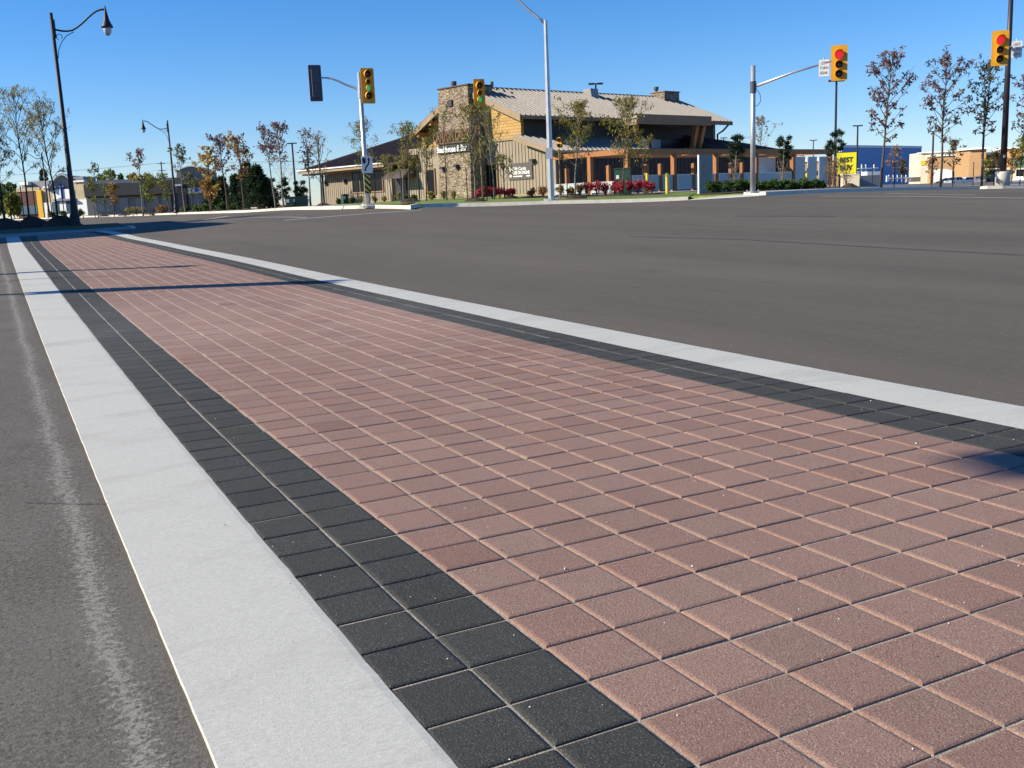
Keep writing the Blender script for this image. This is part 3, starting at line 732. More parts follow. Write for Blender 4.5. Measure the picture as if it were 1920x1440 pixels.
# wall lights
for s, z, t in ((9.4,3.35,tfront(3.35)),(7.9,3.42,tfront(3.4)),(4.97,3.35,0),(1.89,3.45,0),(26.9,3.0,0),(24.0,3.05,0),(18.1,3.2,0)):
    mb = MB(); mb.obox(Lp(s-.1, t-.28, z), D1*.28, D2*.27, DZ*.16); mb.obox(Lp(s-.06, t-.1, z-.2), D1*.2, D2*.098, DZ*.2); part(mb, 'wall_light', 'navy')
# gift card banner
mb = MB(); mb.obox(Lp(4.370,-.075,2.35), -D1*2.3, D2*.035, DZ*1.05); bn = part(mb, 'banner', 'banner')
text_mesh('banner_lettering', 'Gift Cards', .30, M['white'], Lp(3.270,-.085,3.06), -D1, DZ, bn, .004, xs=1.0, bold=.006)
text_mesh('banner_lettering', 'HERE OR ONLINE', .27, M['white'], Lp(3.140,-.085,2.79), -D1, DZ, bn, .004, xs=.78, bold=.012)
mb = MB(); mb.obox(Lp(3.870,-.082,2.53), -D1*.85, D2*.006, DZ*.07); mb.obox(Lp(2.620,-.082,2.52), -D1*.35, D2*.006, DZ*.08); mb.plate([Lp(4.300,-.084,3.25),Lp(3.870,-.084,2.98),Lp(3.670,-.084,2.70),Lp(3.970,-.084,2.78),Lp(4.240,-.084,2.98)], D2*.006); mb.plate([Lp(4.220,-.084,2.5),Lp(4.000,-.084,2.58),Lp(4.120,-.084,2.72),Lp(4.240,-.084,2.66)], D2*.006); part(mb, 'banner_emblem', 'white', bn)
# entrance porch on the right side
mb = MB(); P0 = 6.42
mb.plate([Lp(3.6,8.4,6.28), Lp(.6,8.4,P0+.12), Lp(.6,16.4,P0+.12), Lp(3.6,16.4,6.28)], -DZ*.2)
pr = part(mb, 'porch_roof', 'roof')
mb = MB()
for k in range(20):
    t = 8.5+k*.4; a, b = Lp(3.6,t,6.285), Lp(.6,t,P0+.125); mb.obox(a, D2*.045, b-a, DZ*.05)
part(mb, 'roof_seam', 'roof', pr)
mb = MB(); mb.obox(Lp(.6,8.34,P0-.52), -D1*.10, D2*8.1, DZ*.66); part(mb, 'porch_fascia', 'trim')
mb = MB(); mb.obox(Lp(3.4,8.38,5.85), -D1*2.85, -D2*.09, DZ*.36+D1*0); part(mb, 'porch_fascia', 'fascia')
mb = MB(); sbox(mb, 3.06, 3.26, 8.4, 16.4, ZB, 6.25); part(mb, 'porch_wall', 'navy')
mb = MB()
for k in range(4):
    t = 8.9+k*1.25; sbox(mb, 2.98, 3.05, t, t+1.0, 3.75, 5.0); 
    sbox(mb, 2.98, 3.05, t, t+1.0, 1.4, 3.5)
part(mb, 'porch_window', 'pane')
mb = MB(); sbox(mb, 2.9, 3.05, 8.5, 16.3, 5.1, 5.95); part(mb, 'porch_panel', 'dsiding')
for t0, t1 in ((8.6, 9.0), (16.0, 15.5), (15.2, 14.9)):
    mb = MB(); a, b = Lp(.9,t0,P0-.5), Lp(1.6,t1,ZB+.1); w_ = .34
    mb.hexa([b, b+D2*w_*.6, b+D2*w_*.6+D1*w_*.7, b+D1*w_*.7, a, a+D2*w_, a+D2*w_+D1*w_, a+D1*w_]); part(mb, 'raking_column', 'timberd')
# right end eave, chimney and roof vents
mb = MB(); mb.obox(Lp(2.1,16.4,rz_main(2.1)-.28), -D1*.14, D2*4.6, DZ*.28); part(mb, 'gutter', 'trim')
mb = MB(); mb.tube([Lp(2.1,20.7,rz_main(2.1)-.2), Lp(2.5,20.5,5.75), Lp(2.95,20.4,5.5), Lp(2.95,20.4,4.2)], .07, 8); part(mb, 'downspout', 'black')
mb = MB(); sbox(mb, 6.9, 8.3, 18.9, 20.7, 7.9, 9.16); ch = part(mb, 'chimney', 'stone')
mb = MB(); sbox(mb, 6.83, 8.37, 18.83, 20.77, 9.162, 9.23); part(mb, 'coping', 'trim', ch)
mb = MB(); pt = Lp(8.0, 19.2, 0); mb.lathe(pt[0], pt[1], [(.13, zk(9.22)), (.13, zk(9.43)), (.2, zk(9.44)), (.2, zk(9.66))], 12); part(mb, 'flue', 'sigback', ch)
mb = MB(); mb.hexa([Lp(7.7,10.6,8.5),Lp(6.8,10.6,8.1),Lp(6.8,11.4,8.1),Lp(7.7,11.4,8.5),Lp(7.7,10.6,9.1),Lp(7.0,10.6,9.1),Lp(7.0,11.4,9.1),Lp(7.7,11.4,9.1)]); part(mb, 'roof_vent', 'roof')
mb = MB(); mb.tube([Lp(7.8,1.8,8.6),Lp(7.8,1.8,9.1)], .07, 8); mb.tube([Lp(7.8,1.8,9.1),Lp(7.8,1.8,9.28)], .12, 8); part(mb, 'roof_pipe', 'sigback')
mb = MB(); mb.obox(Lp(31.6,2.6,ZB-.1), -D1*4.0, D2*.22, DZ*2.36); battens(mb, 27.7, 31.5, 2.6, ZB, 3.4); part(mb, 'yard_wall', 'siding')

# ------------------------------------------------------------------ patio pergola, posts, panels
perg = thing('pergola', 'brown cedar pergola of square posts and beams along the patio', 'pergola', Lp(-6.06, 0, ZB))
HB = 3.75
def pbeam(a, b, wd=.2, h=.3, name='beam', m='timberd'):
    mb = MB(); a, b = np.asarray(a), np.asarray(b); d = (b-a)/np.linalg.norm(b-a); n = np.cross(d, DZ); mb.obox(a-n*wd/2-DZ*h, b-a, n*wd, DZ*h); return fixn(mb.build(name, M[m], perg))
bt = 'timber'
pbeam(Lp(.0,-.12,HB), Lp(-6.2,-.12,HB), .18, .30, m='timber')
pbeam(Lp(-6.06,0,HB-.002), Lp(-6.06,21.6,HB-.002), .2, .34)
pbeam(Lp(-3.2,.2,HB-.12), Lp(-3.2,21.4,HB-.12), .16, .24)
pbeam(Lp(-.6,21.5,HB-.004), Lp(-6.2,21.5,HB-.004), .2, .30)
for t in (4.06, 8.2, 12.5, 16.8): pbeam(Lp(-.2,t,HB-.02), Lp(-5.94,t,HB-.02), .14, .22)
for s, t in [(-3.1,-.12),(-6.06,-.12),(-6.06,4.06),(-6.06,8.2),(-6.06,12.5),(-6.06,16.8),(-6.06,21.5),(-3.2,21.4),(-3.2,16.8)]:
    mb = MB(); q = .135; mb.obox(Lp(s-q,t-q,ZB), D1*2*q, D2*2*q, DZ*(HB-.345-ZB)); mb.obox(Lp(s-q-.03,t-q-.03,ZB), D1*(2*q+.06), D2*(2*q+.06), DZ*.16); fixn(mb.build('post', M['timber'], perg))
def patio_post(s, t, h, lab):
    q = .1; mb = MB(); z = ZB
    o = thing('patio_post', lab, 'post', Lp(s, t, z), 'short cedar posts round the patio')
    mb.obox(Lp(s-q,t-q,z), D1*2*q, D2*2*q, DZ*h); fixn(mb.build('shaft', M['timber'], o))
    mb = MB(); mb.hexa([Lp(s+q+.02,t-q-.02,z+h),Lp(s-q-.02,t-q-.02,z+h),Lp(s-q-.02,t+q+.02,z+h),Lp(s+q+.02,t+q+.02,z+h)]+[Lp(s+.02,t-.02,z+h+.1),Lp(s-.02,t-.02,z+h+.1),Lp(s-.02,t+.02,z+h+.1),Lp(s+.02,t+.02,z+h+.1)]); fixn(mb.build('cap', M['timberd'], o))
for s, t, lab in [(-1.2,-.2,'short cedar post behind the brown shrubs just right of the steel light pole'), (-4.65,-.2,'short cedar post behind the bright red shrubs, below the sunlit pergola beam'),
                  (-6.1,1.5,'short cedar post at the patio corner beside the right end of the red shrubs'), (-6.1,2.75,'short cedar post just left of the front yellow bollard'),
                  (-6.1,5.9,'short cedar post between the front yellow bollard and the grey sign slab'), (-6.1,9.7,'short cedar post just right of the grey sign slab'), (-6.1,10.9,'short cedar post behind the evergreen standard nearest the restaurant')]:
    patio_post(s, t, 1.62, lab)
def panel(a, b, h, lab, grp, m='frost'):
    a, b = np.asarray(a), np.asarray(b); mb = MB(); n = np.cross((b-a)/np.linalg.norm(b-a), DZ)
    o = thing('patio_screen', lab, 'screen', (a+b)/2, grp)
    mb.obox(a-n*.02+DZ*.08, b-a, n*.04, DZ*(h-.08)); fixn(mb.build('sheet', M[m], o))
    mb = MB(); mb.obox(a-n*.035+DZ*(h+.001), b-a, n*.07, DZ*.05)
    for q in (a, b-(b-a)*.02): mb.obox(q-n*.03, (b-a)*.02, n*.06, DZ*h)
    fixn(mb.build('frame', M['galv'], o))
for (s0, t0), (s1, t1), lab in [((-.2,-.3),(-3.0,-.3),'low white patio panel behind the brown and yellow shrubs'), ((-3.3,-.3),(-5.9,-.3),'low white patio panel behind the bright red shrubs'),
      ((-6.1,.2),(-6.1,3.9),'low frosted patio panel behind the pair of yellow bollards'), ((-6.1,4.3),(-6.1,8.0),'low frosted patio panel to the left of the grey sign slab'), ((-6.1,8.4),(-6.1,12.3),'low frosted patio panel above the hedge, right of the grey sign slab'), ((-6.1,12.7),(-6.1,16.6),'low frosted patio panel just right of the steel signal pole')]:
    panel(Lp(s0,t0,ZB), Lp(s1,t1,ZB), .95 if t0 > 0 else .66, lab, 'low panels round the patio')
for t0, t1, lab in [(13.2,16.0,'tall frosted screen at the left of the row above the hedge'), (17.1,18.4,'tall frosted screen in the middle of the row above the hedge'), (18.75,19.9,'tall frosted screen with a yellow bollard before it'), (20.2,21.3,'tall frosted screen beside the last pergola post')]:
    panel(Lp(-6.0 if t0 > 14 else -5.2,t0,ZB), Lp(-6.0 if t0 > 14 else -5.2,t1,ZB), 1.95, lab, 'tall screens at the far end of the patio')
DZ = np.array([0, 0, 1.0])

# ------------------------------------------------------------------ street furniture
def base_at(px, py, Z, lift=.14):
    """plan point seen at (px, py) at depth Z, standing on the terrain"""
    q = at(px, py, Z); return np.array([q[0], q[1], gz(q[0], q[1])+lift])
def cdir(X, Z):
    d = RT*X+FW*Z; return d/np.linalg.norm(d)
def sub(mb, name, m, parent, **k): return fixn(mb.build(name, M[m] if isinstance(m, str) else m, parent, **k))
def signal_head(parent, c, n2, wd, ht, lenses, front='yellow', back='sigback'):
    """c: centre of the backboard, n2: plan direction it faces; lenses: (height offset, radius, material)"""
    n = np.array([*n2, 0.0]); r = np.array([-n2[1], n2[0], 0.0])   # r: picture-right seen from the front
    c = np.asarray(c, float)
    def rect(w_, h_, d, rad=.05):
        pts = []
        for sx, sy, a0 in ((1,1,0),(-1,1,90),(-1,-1,180),(1,-1,270)):
            for k in range(4):
                a = R(a0+k*30); pts.append(c+r*(sx*(w_/2-rad)+rad*math.cos(a))+DZ*(sy*(ht_/2-rad)+rad*math.sin(a))+n*d)
        return pts
    ht_ = ht
    mb = MB(); mb.plate(rect(wd, ht, 0), n*.02); hd = sub(mb, 'signal_head', front, parent)
    mb = MB(); ht_ = ht*.999; mb.plate(rect(wd*.995, ht, -.004), -n*.01)
    ht_ = ht*.80; mb.plate(rect(wd*.6, ht*.8, -.015, .06), -n*.17)
    for k in range(3): mb.obox(c-r*wd*.31-n*.187+DZ*(-.28+k*.27)*ht, r*wd*.62, -n*.02, DZ*.025)
    sub(mb, 'housing', back, hd)
    for dz, rad, lm in lenses:
        cc = c+DZ*dz
        mb = MB(); pts = [cc+n*.045*0+n*.024]
        ring = [cc+n*.024+rad*(math.cos(a)*r+math.sin(a)*DZ) for a in np.linspace(0, math.tau, 19)[:-1]]
        dome = [cc+n*.05]+[cc+n*.045+rad*.6*(math.cos(a)*r+math.sin(a)*DZ) for a in np.linspace(0, math.tau, 19)[:-1]]+ring
        fs = [(0, 1+k, 1+(k+1) % 18) for k in range(18)]+[(1+k, 19+k, 19+(k+1) % 18, 1+(k+1) % 18) for k in range(18)]
        mb.add(dome, fs); sub(mb, 'lens', lm, hd, smooth=True)
        mb = MB(); N_ = 17; a_ = np.linspace(R(-62), R(242), N_); vs = []
        for R_, thick in ((rad*1.12, 0), (rad*1.19, 1)):
            for a in a_:
                dep = rad*(1.9*(.5+.5*math.sin(a))+.25) ; e = math.cos(a)*r+math.sin(a)*DZ
                vs += [cc+n*.022+e*R_, cc+n*(.03+dep)+e*R_*.97]
        m_ = 2*N_; fs = []
        for k in range(N_-1):
            fs += [(2*k, 2*k+1, 2*k+3, 2*k+2), (m_+2*k, m_+2*k+2, m_+2*k+3, m_+2*k+1), (2*k+1, m_+2*k+1, m_+2*k+3, 2*k+3)]
        mb.add(vs, fs); sub(mb, 'visor', front, hd)
    return hd
def std3(ht, red=True, sc=1.0):
    return [(ht*.27, .135*sc, 'lred' if red else 'lens'), (-ht*.04, .115*sc, 'lens'), (-ht*.31, .115*sc, 'lens')]
def flange(mb, b, r):
    mb.lathe(b[0], b[1], [(r*2.0, b[2]-.02), (r*2.0, b[2]+.05), (r*1.05, b[2]+.06)], 12)
    for k in range(4):
        a = k*math.pi/2+.7; mb.tube([(b[0]+r*1.7*math.cos(a), b[1]+r*1.7*math.sin(a), b[2]+.05), (b[0]+r*1.7*math.cos(a), b[1]+r*1.7*math.sin(a), b[2]+.12)], .025, 6)
def plate_sign(parent, name, c, n2, wd, ht, m, rad=.03):
    n = np.array([*n2, 0.0]); r = np.array([-n2[1], n2[0], 0.0]); c = np.asarray(c)
    mb = MB(); pts = [c+r*(sx*(wd/2-rad)+rad*math.cos(R(a0+k*45)))+DZ*(sy*(ht/2-rad)+rad*math.sin(R(a0+k*45))) for sx, sy, a0 in ((1,1,0),(-1,1,90),(-1,-1,180),(1,-1,270)) for k in range(3)]
    mb.plate(pts, -n*.012); return sub(mb, name, m, parent), r, n

# left island signal with keep-right sign
Z = 46.0; b = base_at(690, 388.5, Z)
ts = thing('traffic_signal', 'steel signal post with keep-right sign, striped hazard board and two signal heads', 'traffic signal', b, 'traffic signals of the junction')
ztop = zat(b[0], b[1], 136)
mb = MB(); mb.tube([b, b+DZ*1.2, b+DZ*(ztop-b[2])], [.12, .112, .085], 16); sub(mb, 'pole', 'galv', ts, smooth=True)
mb = MB(); flange(mb, b, .15); mb.lathe(b[0], b[1], [(.5, b[2]-.12), (.5, b[2]-.015), (.42, b[2]+.01)], 16); sub(mb, 'footing', 'walk', ts)
n1 = cdir(.42, -.9); hc = at(689.5, 161, Z-.18); signal_head(ts, hc, n1, .60, 1.5, [(.50,.15,'lens'),(.17,.10,'lens'),(-.10,.105,'lgrn'),(-.42,.15,'lens')])
ac = at(591.5, 156, Z+.15); n2_ = cdir(-.30, .95)
hd2 = signal_head(ts, ac, n2_, .56, 1.55, [(.50,.15,'lens'),(.17,.10,'lens'),(-.10,.105,'lens'),(-.42,.15,'lens')], 'yellow', 'sigback')
p0 = np.array([b[0], b[1], zat(b[0], b[1], 173)]); arm = [p0]+[at(px, py, Z+.05) for px, py in ((668,166),(650,159.5),(632,151),(622,147.5),(612,146),(600,145.5))]
mb = MB(); mb.tube(arm, [.05,.048,.046,.042,.04,.036,.034], 10); sub(mb, 'mast_arm', 'galv', ts, smooth=True)
mb = MB(); mb.tube([p0-DZ*.25, p0+DZ*.2], .12, 12); sub(mb, 'arm_clamp', 'galv', ts)
fp = b+np.array([*n1, 0])*.14
c = np.array([fp[0], fp[1], zat(b[0], b[1], 309)])+np.array([*(RT*.04), 0])
pl, r_, n_ = plate_sign(ts, 'keep_right_sign', c, n1, .50, .74, 'white')
mb = MB()
path = [(-.10,-.28),(-.085,-.17),(-.02,-.07),(.06,.02),(.09,.12),(.09,.20)]
for (x0, y0), (x1, y1) in zip(path, path[1:]):
    d = np.array([x1-x0, y1-y0]); d /= np.linalg.norm(d); q = np.array([-d[1], d[0]])*.035
    mb.plate([c+n_*.003+r_*(x+q[0]*s)+DZ*(y+q[1]*s) for x, y, s in ((x0,y0,1),(x0,y0,-1),(x1,y1,-1),(x1,y1,1))], n_*.002)
mb.plate([c+n_*.003+r_*x+DZ*y for x, y in ((.015,.19),(.165,.19),(.09,.32))], n_*.003)
mb.plate([c+n_*.003+r_*x+DZ*y for x, y in ((-.21,.29),(-.21,.12),(-.18,.06),(-.13,.02),(-.08,.06),(-.05,.12),(-.05,.29))], n_*.003)
sub(mb, 'arrow_symbol', 'ink', pl)
c = np.array([fp[0], fp[1], zat(b[0], b[1], 344)]); pl, r_, n_ = plate_sign(ts, 'hazard_board', c, n1, .29, .9, 'ygreen')
mb = MB()
for k in range(-2, 5):
    y0 = -.45+k*.26; pts = []
    poly = [(-.145, y0+.29), (.145, y0), (.145, y0+.13), (-.145, y0+.42)]
    pts = [(x, max(-.449, min(.449, y))) for x, y in poly]
    if max(p[1] for p in pts)-min(p[1] for p in pts) > .03: mb.plate([c+n_*.003+r_*x+DZ*y for x, y in pts], n_*.002)
sub(mb, 'hazard_stripe', 'ink', pl)

# signal head on a slim dark post in front of the tower
Z = 50.0; b = base_at(905.5, 381, Z)
ts = thing('traffic_signal', 'slim dark post with one signal head showing green, in front of the stone tower', 'traffic signal', b, 'traffic signals of the junction')
hz = zat(b[0], b[1], 152); mb = MB(); mb.tube([b, np.array([b[0], b[1], hz])], [.05, .04], 10); sub(mb, 'pole', 'trim', ts); mb = MB(); flange(mb, b, .07); sub(mb, 'base_plate', 'trim', ts)
signal_head(ts, at(898.5, 173, Z-.15), cdir(.30, -.95), .56, 1.22, [(.31,.155,'lens'),(-.04,.11,'lens'),(-.34,.115,'lgrn')])
# small head low beside the light pole
Z = 51.; b = base_at(1051, 379, Z)
ts = thing('traffic_signal', 'low dark post with a small yellow signal head just right of the tall light pole', 'traffic signal', b, 'traffic signals of the junction')
mb = MB(); mb.tube([b, np.array([b[0], b[1], zat(b[0], b[1], 258)])], .035, 8); sub(mb, 'pole', 'trim', ts)
signal_head(ts, at(1049.5, 268, Z-.1), cdir(-.5, -.9), .22, .55, [(.13,.085,'lens'),(-.13,.085,'lens')])

# right signals, face lit by the sun
def arm_signal(b, ptop, attach, tip, Z, label, headc, signc, fy, pr=.105, postm='galv', arm_r=(.06, .03)):
    ts = thing('traffic_signal', label, 'traffic signal', b, 'traffic signals of the junction')
    mb = MB(); mb.tube([b, np.array([b[0], b[1], ptop])], [pr, pr*.86], 16); sub(mb, 'pole', postm, ts, smooth=True)
    mb = MB(); flange(mb, b, pr*1.25); sub(mb, 'base_plate', postm, ts)
    mb = MB(); mb.tube([attach, attach*.5+tip*.5+DZ*.06, tip], [arm_r[0], sum(arm_r)/2, arm_r[1]], 10); sub(mb, 'mast_arm', postm, ts, smooth=True)
    mb = MB(); mb.tube([np.array([b[0], b[1], attach[2]-.22]), np.array([b[0], b[1], attach[2]+.22])], pr*1.15, 14); sub(mb, 'arm_clamp', 'sigback', ts)
    mb = MB(); a_ = attach-DZ*.05; k = RT if tip[0] > attach[0] else RT; kk = np.array([*RT, 0]); mb.tube([a_+kk*.12, a_+kk*.28-DZ*.25, a_+kk*.3-DZ*.5, a_+kk*.16-DZ*.68, a_+kk*.09-DZ*.66], .012, 5); sub(mb, 'cable', 'ink', ts)
    signal_head(ts, headc, fy, .60, 1.30, [(.30,.15,'lred'),(-.06,.125,'lens'),(-.40,.125,'lens')])
    pl, r_, n_ = plate_sign(ts, 'turn_sign', signc, fy, .38, .62, 'white')
    for k, wd in enumerate(('LEFT', 'TURN', 'SIGNAL')): text_mesh('sign_lettering', wd, .15, M['greyink'], signc+DZ*(.18-.18*k)+n_*.004, r_, DZ, pl, .001, xs=.8 if k < 2 else .58)
    mb = MB(); mb.tube([signc+DZ*.30-n_*.03, signc+DZ*.40-n_*.03], .025, 6); mb.tube([signc-DZ*.30-n_*.03, signc-DZ*.36-n_*.03], .025, 6); sub(mb, 'sign_bracket', 'galv', pl)
    return ts
Z = 41.; b = base_at(1411.5, 362, Z); fy = cdir(-.30, -.95)
arm_signal(b, zat(b[0], b[1], 123), np.array([b[0], b[1], zat(b[0], b[1], 163.5)]), at(1562, 114, Z-1.2), Z, 'steel signal pole whose long rising arm holds a red light over the tall screens', at(1573.5, 118, Z-1.3), at(1545, 127.5, Z-1.1), fy)
b = base_at(2075, 358, 42); 
arm_signal(b, gz(b[0], b[1])+5.2, np.array([b[0], b[1], zat(b[0], b[1], 92)]), at(1888, 88, 40.3), 41, 'red signal on an arm from the right edge, beside the big dark mast', at(1875, 90.5, 40), at(1906.5, 92.5, 40.3), fy)

# tall galvanised road light
Z = 48.; b = base_at(1034, 377, Z)
rl = thing('road_light', 'tall pale steel road light whose arm leaves the top of the photo', 'street light', b)
zt = zat(b[0], b[1], 38); tp_ = np.array([b[0], b[1], zt]); top = tp_
mb = MB(); mb.tube([b, tp_*.5+b*.5, tp_], [.15, .12, .085], 10); sub(mb, 'pole', 'galv', rl)
mb = MB(); mb.tube([tp_-DZ*.15, at(1010, 34, Z+.1), at(990, 17, Z+.2), at(968, -3, Z+.3), at(938, -24, Z+.45), at(905, -34, Z+.6)], [.06,.055,.05,.048,.045,.04], 8); sub(mb, 'arm', 'galv', rl, smooth=True)
mb = MB(); e = at(890, -36, Z+.7); mb.box(e[0], e[1], e[2], .75, .28, .14, math.atan2(RT[1], RT[0])); sub(mb, 'lamp_head', 'galv', rl)
mb = MB(); q = np.array([*b[:2], zat(b[0], b[1], 288)]); kk = np.array([*cdir(-.25,-1), 0]); mb.obox(q+kk*.16-np.array([*RT,0])*.16-DZ*.25, np.array([*RT,0])*.3, kk*.03, DZ*.5); sub(mb, 'notice_plate', 'white', rl)
mb = MB(); flange(mb, b, .19); sub(mb, 'base_plate', 'galv', rl)

# black ornamental street lamps
def street_lamp(px, py, Z, py_top, side, label, lift=.14, k=1.0, rad=1.0):
    b = base_at(px, py, Z, lift); H = zat(b[0], b[1], py_top)-b[2]
    o = thing('street_lamp', label, 'street lamp', b, 'black ornamental street lamps')
    s = np.array([*(RT*side), 0]); z = b[2]
    mb = MB(); pr = [(.27,z-.05),(.27,z+.12),(.23,z+.16),(.22,z+.42),(.245,z+.5),(.19,z+.62),(.15,z+1.1),(.165,z+1.16),(.13,z+1.25),(.12,z+2.2),(.075,z+H)]
    mb.lathe(b[0], b[1], [(r*rad, q) for r, q in pr], 16); sub(mb, 'pole', 'black', o, smooth=True)
    ah = H-.75*k; P0 = b+DZ*ah
    mb = MB(); mb.tube([P0+s*.03-DZ*.35*k, P0+s*.03+DZ*.45*k], .105*rad, 10); sub(mb, 'arm_clamp', 'black', o)
    L_ = 2.42*k; pts = []
    for u in np.linspace(0, 1, 13): pts.append(P0+s*(.08+L_*u)+DZ*k*(.02-.10*math.sin(min(1, u/.45)*math.pi)*(u < .45)+(.78*(.5-.5*math.cos(math.pi*max(0, (u-.32)/.62))) if u > .32 and u < .94 else (.78 if u >= .94 else 0))))
    mb = MB(); mb.tube(pts, .042*max(k, .8), 8); sub(mb, 'arm', 'black', o, smooth=True)
    mb = MB(); mb.tube([P0-DZ*1.25*k+s*.1, P0-DZ*.9*k+s*.16*k, P0-DZ*.55*k+s*.34*k, P0-DZ*.28*k+s*.6*k, P0-DZ*.12*k+s*.95*k], .018, 6)
    c = P0-DZ*.32*k+s*.26*k; mb.tube([c+.13*k*(math.cos(a)*s+math.sin(a)*DZ) for a in np.linspace(R(-40), R(250), 12)], .016, 6); sub(mb, 'scroll_brace', 'black', o)
    e = pts[-1]; prof = [(.02,.18),(.05,.1),(.035,.05),(.06,0),(.075,-.12),(.12,-.3),(.16,-.5),(.24,-.68),(.33,-.82),(.34,-.88),(.28,-.88)]
    mb = MB(); mb.lathe(e[0], e[1], [(r*k*.78, e[2]+q*k*.9) for r, q in prof], 14); lh = sub(mb, 'lamp_head', 'black', o, smooth=True)
    mb = MB(); mb.lathe(e[0], e[1], [(r*k*.78, e[2]+q*k*.9) for r, q in ((.22,-.885),(.235,-1.0),(.20,-1.14),(.12,-1.25),(.03,-1.29))], 14); sub(mb, 'globe', 'frost', lh, smooth=True)
    return o
street_lamp(142, 421, 48.5, 24, 1, 'tall black street lamp among the staked trees at the far end of the crossing', .10, 1.0, .95)
street_lamp(331, 399.5, 100, 226, -1, 'black street lamp by the far kerb in front of the long grey shop', .16, .95, .95)
street_lamp(93, 409, 150, 286, -1, 'black street lamp farthest away, by the shop with the yellow corner', .16, 1.0, 1.1)

# car park lights
def lot_light(px, py, Z, py_top, label, r=.09, head=1.0, lift=.05, ang=0.0):
    b = base_at(px, py, Z, lift); zt = zat(b[0], b[1], py_top)
    o = thing('lot_light', label, 'parking lot light', b, 'tall twin-headed parking lot lights')
    mb = MB(); mb.tube([b, (b[0], b[1], zt)], [r, r*.75], 10); sub(mb, 'pole', 'navy', o)
    a = math.atan2(RT[1], RT[0])+ang; d = np.array([math.cos(a), math.sin(a), 0]); c = np.array([b[0], b[1], zt-.08*head])
    for s in (-1, 1):
        mb = MB(); q = c+d*s*.62*head; mb.box(q[0], q[1], q[2], .82*head, .42*head, .24*head, a); mb.box(c[0]+d[0]*s*.15*head, c[1]+d[1]*s*.15*head, c[2], .3*head, .1, .1, a); sub(mb, 'lamp_head', 'navy', o)
    return o
lot_light(557, 391, 95, 268, 'twin-headed lot light on a dark pole behind the green cabinets', .10, 0.42)
lot_light(1122, 362, 112, 156, 'twin-headed lot light rising above the restaurant roof ridge', .12, 0.75)
lot_light(1565, 347, 75, 150, 'twin-headed lot light directly under the red signal on the rising arm', .10, 0.54)
lot_light(1606, 346, 110, 235, 'twin-headed lot light standing behind the yellow shop sign', .11, 0.50)
lot_light(1524, 350, 165, 262.5, 'small distant lot light seen over the right part of the pergola', .10, 0.55)
lot_light(1357, 356, 170, 258, 'small distant lot light just right of the restaurant eave', .10, 0.55)
lot_light(1747, 343, 150, 246, 'twin-headed lot light by the arched white shop door', .16, 0.50)
lot_light(1840.5, 343, 130, 180, 'lot light behind the third tall staked tree', .15, 0.40)
b = base_at(1879, 357, 58, .25)
big = thing('lot_light', 'big dark lot-light mast on a round concrete base at the right edge', 'parking lot light', b)
mb = MB(); mb.lathe(b[0], b[1], [(.40, b[2]-.3), (.40, b[2]+.72), (.375, b[2]+.77)], 24); sub(mb, 'concrete_base', 'walk', big, smooth=True)
mb = MB(); t_ = np.array([b[0], b[1], b[2]+12.5]); mb.tube([b+DZ*.77, t_], [.18, .11], 14); sub(mb, 'pole', 'navy', big, smooth=True)
mb = MB()
for s in (-1, 1): mb.box(t_[0]+s*RT[0]*.7, t_[1]+s*RT[1]*.7, t_[2], 1.0, .5, .28, math.atan2(RT[1], RT[0]))
sub(mb, 'lamp_head', 'navy', big)
mb = MB(); q = b+np.array([*cdir(-.3,-1), 0])*.2+DZ*1.6; mb.box(q[0], q[1], q[2], .09, .05, .16, math.atan2(RT[1], RT[0])); sub(mb, 'outlet_box', 'galv', big)

# bollards, slab sign, cabinets
def bollard(px, py, Z, py_top, lab):
    b = base_at(px, py, Z, .13); h = zat(b[0], b[1], py_top)-b[2]
    o = thing('bollard', lab, 'bollard', b, 'yellow steel bollards')
    mb = MB(); mb.lathe(b[0], b[1], [(.085, b[2]-.1), (.085, b[2]+h-.06)], 14); sub(mb, 'post', 'ygreen', o, smooth=False)
    mb = MB(); mb.lathe(b[0], b[1], [(.0855, b[2]+h-.06), (.07, b[2]+h-.02), (.02, b[2]+h)], 14); sub(mb, 'cap', 'ygreen', o, smooth=True)
bollard(1251, 365.5, 54, 324, 'yellow bollard nearest the kerb, standing on the grass before the patio')
bollard(1214, 360, 57.5, 325, 'yellow bollard behind the right end of the red shrubs')
bollard(1512.5, 341, 68, 324, 'yellow bollard in front of the tall frosted screens')
b = base_at(1322, 364, 53, .13); h = zat(b[0], b[1], 290)-b[2]
sg = thing('sign_slab', 'tall blank grey sign slab with its sunlit left edge painted white, by the hedge', 'sign', b)
a = cdir(.82, .38); n = np.array([*cdir(.42,-.9), 0]); aa = np.array([*a, 0]); nn = np.array([a[1], -a[0], 0])
mb = MB(); mb.obox(b-aa*.36-nn*.05, aa*.78, nn*.10, DZ*h); sub(mb, 'slab', 'slab', sg)
mb = MB(); mb.obox(b-aa*.422-nn*.055, aa*.06, nn*.11, DZ*h); sub(mb, 'painted_lit_edge', 'slabe', sg)  # near-white strip puts the sunlit edge into the colour
